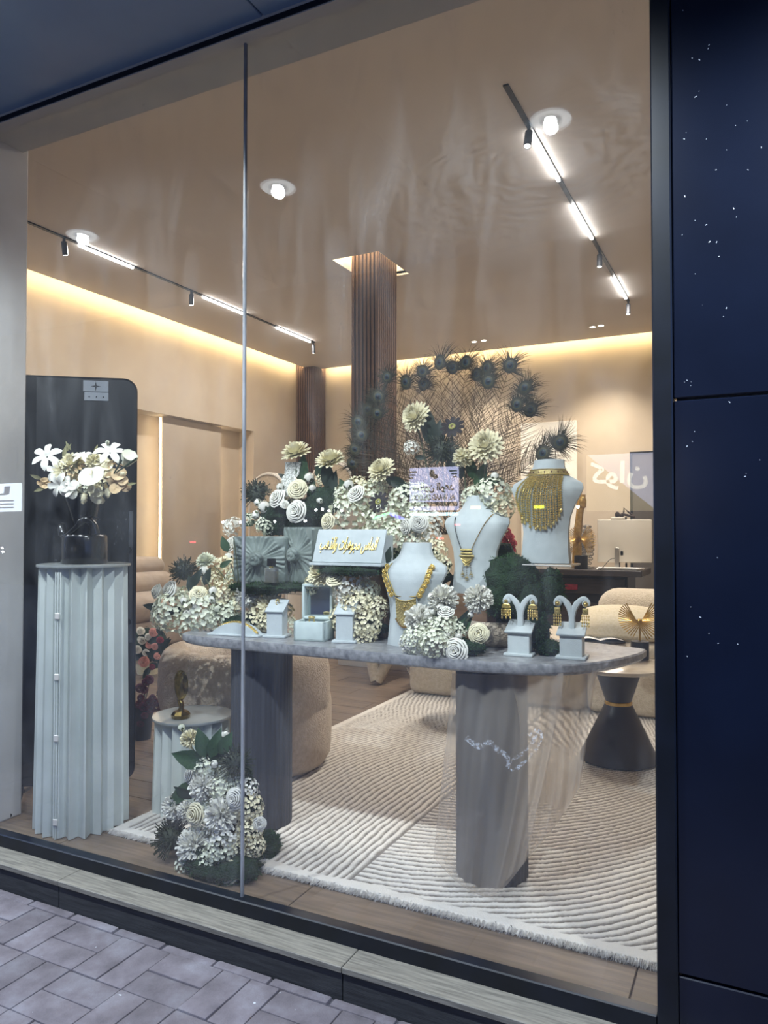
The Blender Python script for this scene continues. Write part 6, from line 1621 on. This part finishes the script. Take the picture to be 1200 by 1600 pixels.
MB().tube(catmull([(-mw * .1, -.03, b.z - dzt + .05), (-mw * .25, -.08, .12), (-mw * .38, -.22, .03), (-mw * .42, -.34, .005)], 6), .004, 6).build('cable', T['cable'], mo)
for (u, v, w_, rz_, lab) in [(950, 890, .26, .2, 'loose white papers left of the monitor foot'), (985, 888, .24, -.3, 'stack of white papers right of the monitor foot')]:
    p = aty(u, v, ym - .12); q = thing('paper_stack', lab + ' on the desk', 'papers', (p.x, ym - .12, dzt), rz_)
    for k_ in range(3): MB().rbox((.01 * k_, -.006 * k_, .005 + .009 * k_), (w_, .18, .008), .002, 1).build('sheet', T['white_paper'], q, smooth=False)
p = aty(908, 897, 8.92)
sunburst(p.x, 8.92, dzt, 1.45, 'gold sunburst ornament on black base, on the reception desk', 18, .5)
p = aty(918, 893, 9.15)
cl = thing('crystal_lamp', 'cut crystal column lamp behind the gold ornament on the desk', 'lamp', (p.x, 9.15, dzt))
for k_ in range(9):
    MB().sphere((0, 0, .06 + k_ * .055), .055 + .035 * math.sin(k_ / 8 * PI), 8, 5, (1, 1, .5)).build('crystal_tier', T['crystal'], cl, smooth=False)
MB().lathe([(0, 0), (.08, 0), (.08, .02), (0, .03)], 24).build('base', T['silver'], cl)
p = aty(906, 830, 9.3)
hd_ = thing('gold_column_ornament', 'tall twisted gold column ornament standing behind the desk', 'ornament', (p.x, 9.3, dzt))
zt = aty(908, 773, 9.3).z - dzt
MB().tube(catmull([(-.05, 0, 0), (-.03, 0, zt * .4), (0, 0, zt * .75), (.02, 0, zt * .86), (.02, 0, zt)], 5), [.05] * 8 + [.045] * 6 + [.06] * 4 + [.05] * 3, 10).build('column', T['brass'], hd_)
m = MB()
for k_ in range(7): m.sphere((.02 + .04 * math.cos(k_ * 1.8), .04 * math.sin(k_ * 1.8), zt * .88 + .02 * k_), .022, 6, 5)
m.build('ornate_capital', T['gold_deep'], hd_)
for (u, lab, k_) in [(966, 'dark post with a bow-shaped finial left of the monitor', 0), (978, 'dark brown shoe ornament above the monitor', 1)]:
    p = aty(u, 812, 9.4)
    q = thing('post_ornament', lab, 'ornament', (p.x, 9.4, dzt))
    hh = aty(u, 808, 9.4).z - dzt
    MB().tube([(0, 0, 0), (0, 0, hh)], .02 if k_ == 0 else .012, 8).build('post', T['metal_dark'], q)
    if k_ == 0: MB().sphere((-.01, 0, hh + .03), .03, 8, 6, (1, .6, 1.3)).sphere((.04, 0, hh + .02), .028, 8, 6, (1, .6, 1)).build('finial', T['slat_back'], q)
    else: MB().rbox((.03, 0, hh + .02), (.15, .05, .03), .012, 3, fn=lambda v_: Vector((v_.x, v_.y, v_.z - .25 * v_.x))).tube([(-.03, 0, hh + .02), (-.02, 0, hh + .11), (.03, 0, hh + .06), (.09, 0, hh + .02)], .012, 6).build('shoe', T['slat_back'], q)
p = aty(892, 917, DY + .1)
MB().rbox((p.x - (xa + xb) / 2, -.30, p.z), (.16, .03, .07), .01, 2).build('red_device', T['petal_crim'], dk)
MB().sphere((p.x - (xa + xb) / 2 - .11, -.30, p.z), .012, 8, 6).build('indicator_light', T['red_led'], dk)
p = aty(795, 868, 8.6)
t = bush((p.x, 9.0, dzt), 'crimson roses in a small pot on the desk behind the busts', [], 0, .12, .09, T['petal_crim'])
for (u, v) in [(793, 830), (797, 838), (788, 843), (802, 848), (793, 852), (786, 858), (800, 858)]:
    bloom(t, 'rose_crim', u, v, 8.95, 15, None, (p.x, 9.0, dzt + .1))

# ================================================================== ACROSS THE STREET (seen mirrored in the glass)
SY = -9.3
VYP = 2 * GY - SY
struct(MB().span((-26, SY - .3, GZ - .02), (12, SY, 8.5)).build('wall_street', T['concrete'], smooth=False))
def sign_frame(u0, v0, u1, v1): 
    a, b = aty(u0, v0, VYP), aty(u1, v1, VYP); return (a.x + b.x) / 2, (a.z + b.z) / 2, abs(b.x - a.x), abs(a.z - b.z)
MS = Matrix(((-1, 0, 0), (0, 0, 1), (0, 1, 0)))        # text facing +Y
T['sign_lit'] = emis('lit sign face', (.62, .66, 1.0), 4.5)
T['sign_white'] = emis('lit white face', (.80, .82, 1.0), 2.2)
T['sign_yellow'] = emis('lit yellow face', (1.0, .85, .5), .9)
T['sign_blue'] = emis('lit pale blue face', (.7, .82, 1.0), 6)
T['sign_ink'] = M_('dark green sign ink', '1f3a22', .6)
T['sign_ink2'] = M_('black sign ink', '101014', .6)
T['sign_bluei'] = M_('blue sign ink', '24459a', .6)
T['sign_grey'] = emis('raised lit letter', (1, .97, .9), 4)
x, z, w_, h = sign_frame(643, 732, 718, 797)
sg = thing('salon_sign', 'lit blue-white salon sign across the street, mirrored in the glass', 'sign', (x, SY + .06, z))
MB().rbox((0, 0, 0), (w_, .1, h), .02, 2).build('light_box', T['sign_lit'], sg, smooth=False)
FY = .0515
place_text('lettering', arabic('صالون الوعد'), w_ * .86, T['sign_ink'], sg, (0, FY, .02 * h), MS, .002, h * .24, 0, .045)
place_text('lettering', 'AL WAAD SALOON', w_ * .90, T['sign_ink2'], sg, (0, FY, -.20 * h), MS, .002, h * .14, 0, .03)
MB().rbox((0, FY, -.36 * h), (w_, .004, h * .10), .001, 1).build('green_band', T['sign_ink'], sg, smooth=False)
place_text('lettering', '050-705 2780', w_ * .55, T['white_paper'], sg, (-.02, FY + .004, -.36 * h), MS, .001, h * .07)
m = MB()
for sx_ in (-1, 1):
    for k_ in range(3): m.box((sx_ * (w_ / 2 - .09 + .02 * k_), FY, h * (.40 - .07 * k_)), (.16 - .04 * k_, .004, .03))
m.build('stripe_mark', T['sign_ink'], sg, smooth=False)
m = MB().sphere((-.02, FY, h * .35), .07, 10, 8, (.8, .1, 1.2)).sphere((.05, FY, h * .28), .06, 10, 8, (1, .1, .8)); m.build('scissor_emblem', T['sign_ink2'], sg)
x, z, w_, h = sign_frame(644, 801, 718, 806)
tag(MB().rbox((x, SY + .1, z), (w_, .08, .06), .02, 2).build('tube_light', emis('cyan tube', (.5, .85, 1.0), 11), smooth=False), 'cold tube light under the salon sign across the street', 'light')
x, z, w_, h = sign_frame(918, 712, 1027, 798)
s2 = thing('shop_sign', 'white and yellow lit shop sign across the street, mirrored at the right', 'sign', (x, SY + .06, z))
MB().rbox((0, 0, 0), (w_, .1, h), .02, 2).build('light_box', T['sign_white'], s2, smooth=False)
MB().add([(w_ / 2, FY, -h / 2), (w_ / 2 - .0, FY, -h / 2 + .0), (-w_ / 2, FY, -h / 2), (-w_ / 2, FY, h / 2 - .02)], [(0, 2, 3)]).build('yellow_corner', T['sign_yellow'], s2, smooth=False)
MB().add([(w_ / 2, FY + .001, -h / 2), (-w_ / 2, FY + .001, -h / 2), (-w_ / 2, FY + .001, h / 2), (-w_ / 2 + .02, FY + .001, h / 2)], [(0, 1, 2, 3)]).build('yellow_field', T['sign_yellow'], s2, smooth=False)
place_text('lettering', arabic('كوان'), w_ * .82, T['sign_grey'], s2, (-.03, FY + .02, .12 * h), MS, .03, h * .5, 0, .02)
x, z, w_, h = sign_frame(-40, 758, 35, 799)
s3_ = thing('clinic_sign', 'pale blue lit sign across the street, mirrored at the far left', 'sign', (x, SY + .06, z))
MB().rbox((0, 0, 0), (w_, .1, h), .02, 2).build('light_box', T['sign_blue'], s3_, smooth=False)
place_text('lettering', arabic('نيا'), w_ * .7, T['sign_bluei'], s3_, (-.05, FY, .2 * h), MS, .002, h * .4, 0, .03)
m = MB()
for k_ in range(3): m.box((0, FY, -h * (.12 + .12 * k_)), (w_ * .8, .004, h * .05))
m.build('text_line', T['sign_bluei'], s3_, smooth=False)
lampm = emis('street bulb', (.95, .97, 1.0), 45)
bb = MB().sphere((0, 0, 0), .03, 10, 8).mesh('bulb', lampm, True)
bk_ = MB().rbox((0, -.06, 0), (.05, .1, .03), .005, 1).mesh('bracket', T['metal_dark'], False)
BULB = ['over the left gift box', 'over the knot of the right gift box', 'on the moss, first of three in a row', 'on the moss, middle of three in a row', 'on the moss, last of three in a row', 'on the hydrangea above the plaque', 'beside the green neon line', 'on the glass joint', 'left of the glass joint', 'on the left pilaster, upper of two', 'on the left pilaster, lower of two', 'beside the tall gold column']
for i, (u, v) in enumerate([(434, 815), (481, 814), (498, 797), (508, 796), (518, 798), (538, 798), (571, 804), (380, 816), (353, 816), (9, 856), (10, 862), (905, 792)]):
    q = aty(u, v, VYP); l = thing('street_bulb', 'small white street bulb mirrored ' + BULB[i], 'lamp', (q.x, SY + .11, q.z), group='bulbs across the street'); link('bulb', bb, l); link('bracket', bk_, l)
for (a, b, col, nm) in [((585, 810), (610, 802), (.3, 1, .45), 'green'), ((611, 803), (633, 811), (.03, .02, 1), 'blue')]:
    A_, B_ = aty(*a, VYP), aty(*b, VYP); A_.y = B_.y = SY + .06
    tag(MB().tube([A_, (A_ + B_) / 2, B_], .028, 8).build('neon_tube', emis(nm + ' neon', col, 10), None), nm + ' neon tube slanting on the facade across the street', 'neon light')
for (u, v, w_, col, nm) in [(744, 793, 16, (.85, 1, .1), 'yellow sign panel mirrored on the neck of the middle bust'), (843, 792, 16, (.9, 1, .05), 'yellow sign panel mirrored on the gold fringe collar'), (716, 820, 9, (1, .12, .12), 'red sign panel mirrored on the middle bust'), (689, 841, 11, (1, .15, .12), 'red sign panel mirrored above the front bust'), (303, 847, 10, (1, .05, .1), 'red sign panel mirrored on the recessed wall panel')]:
    q = aty(u, v, VYP); W_ = pxm(u, v, VYP, w_)
    tag(MB().rbox((q.x, SY + .04, q.z), (W_, .06, W_ * .32), .01, 1).build('sign_panel', emis('panel ' + nm[:8] + str(u), col, 7), smooth=False), 'small lit ' + nm, 'sign')
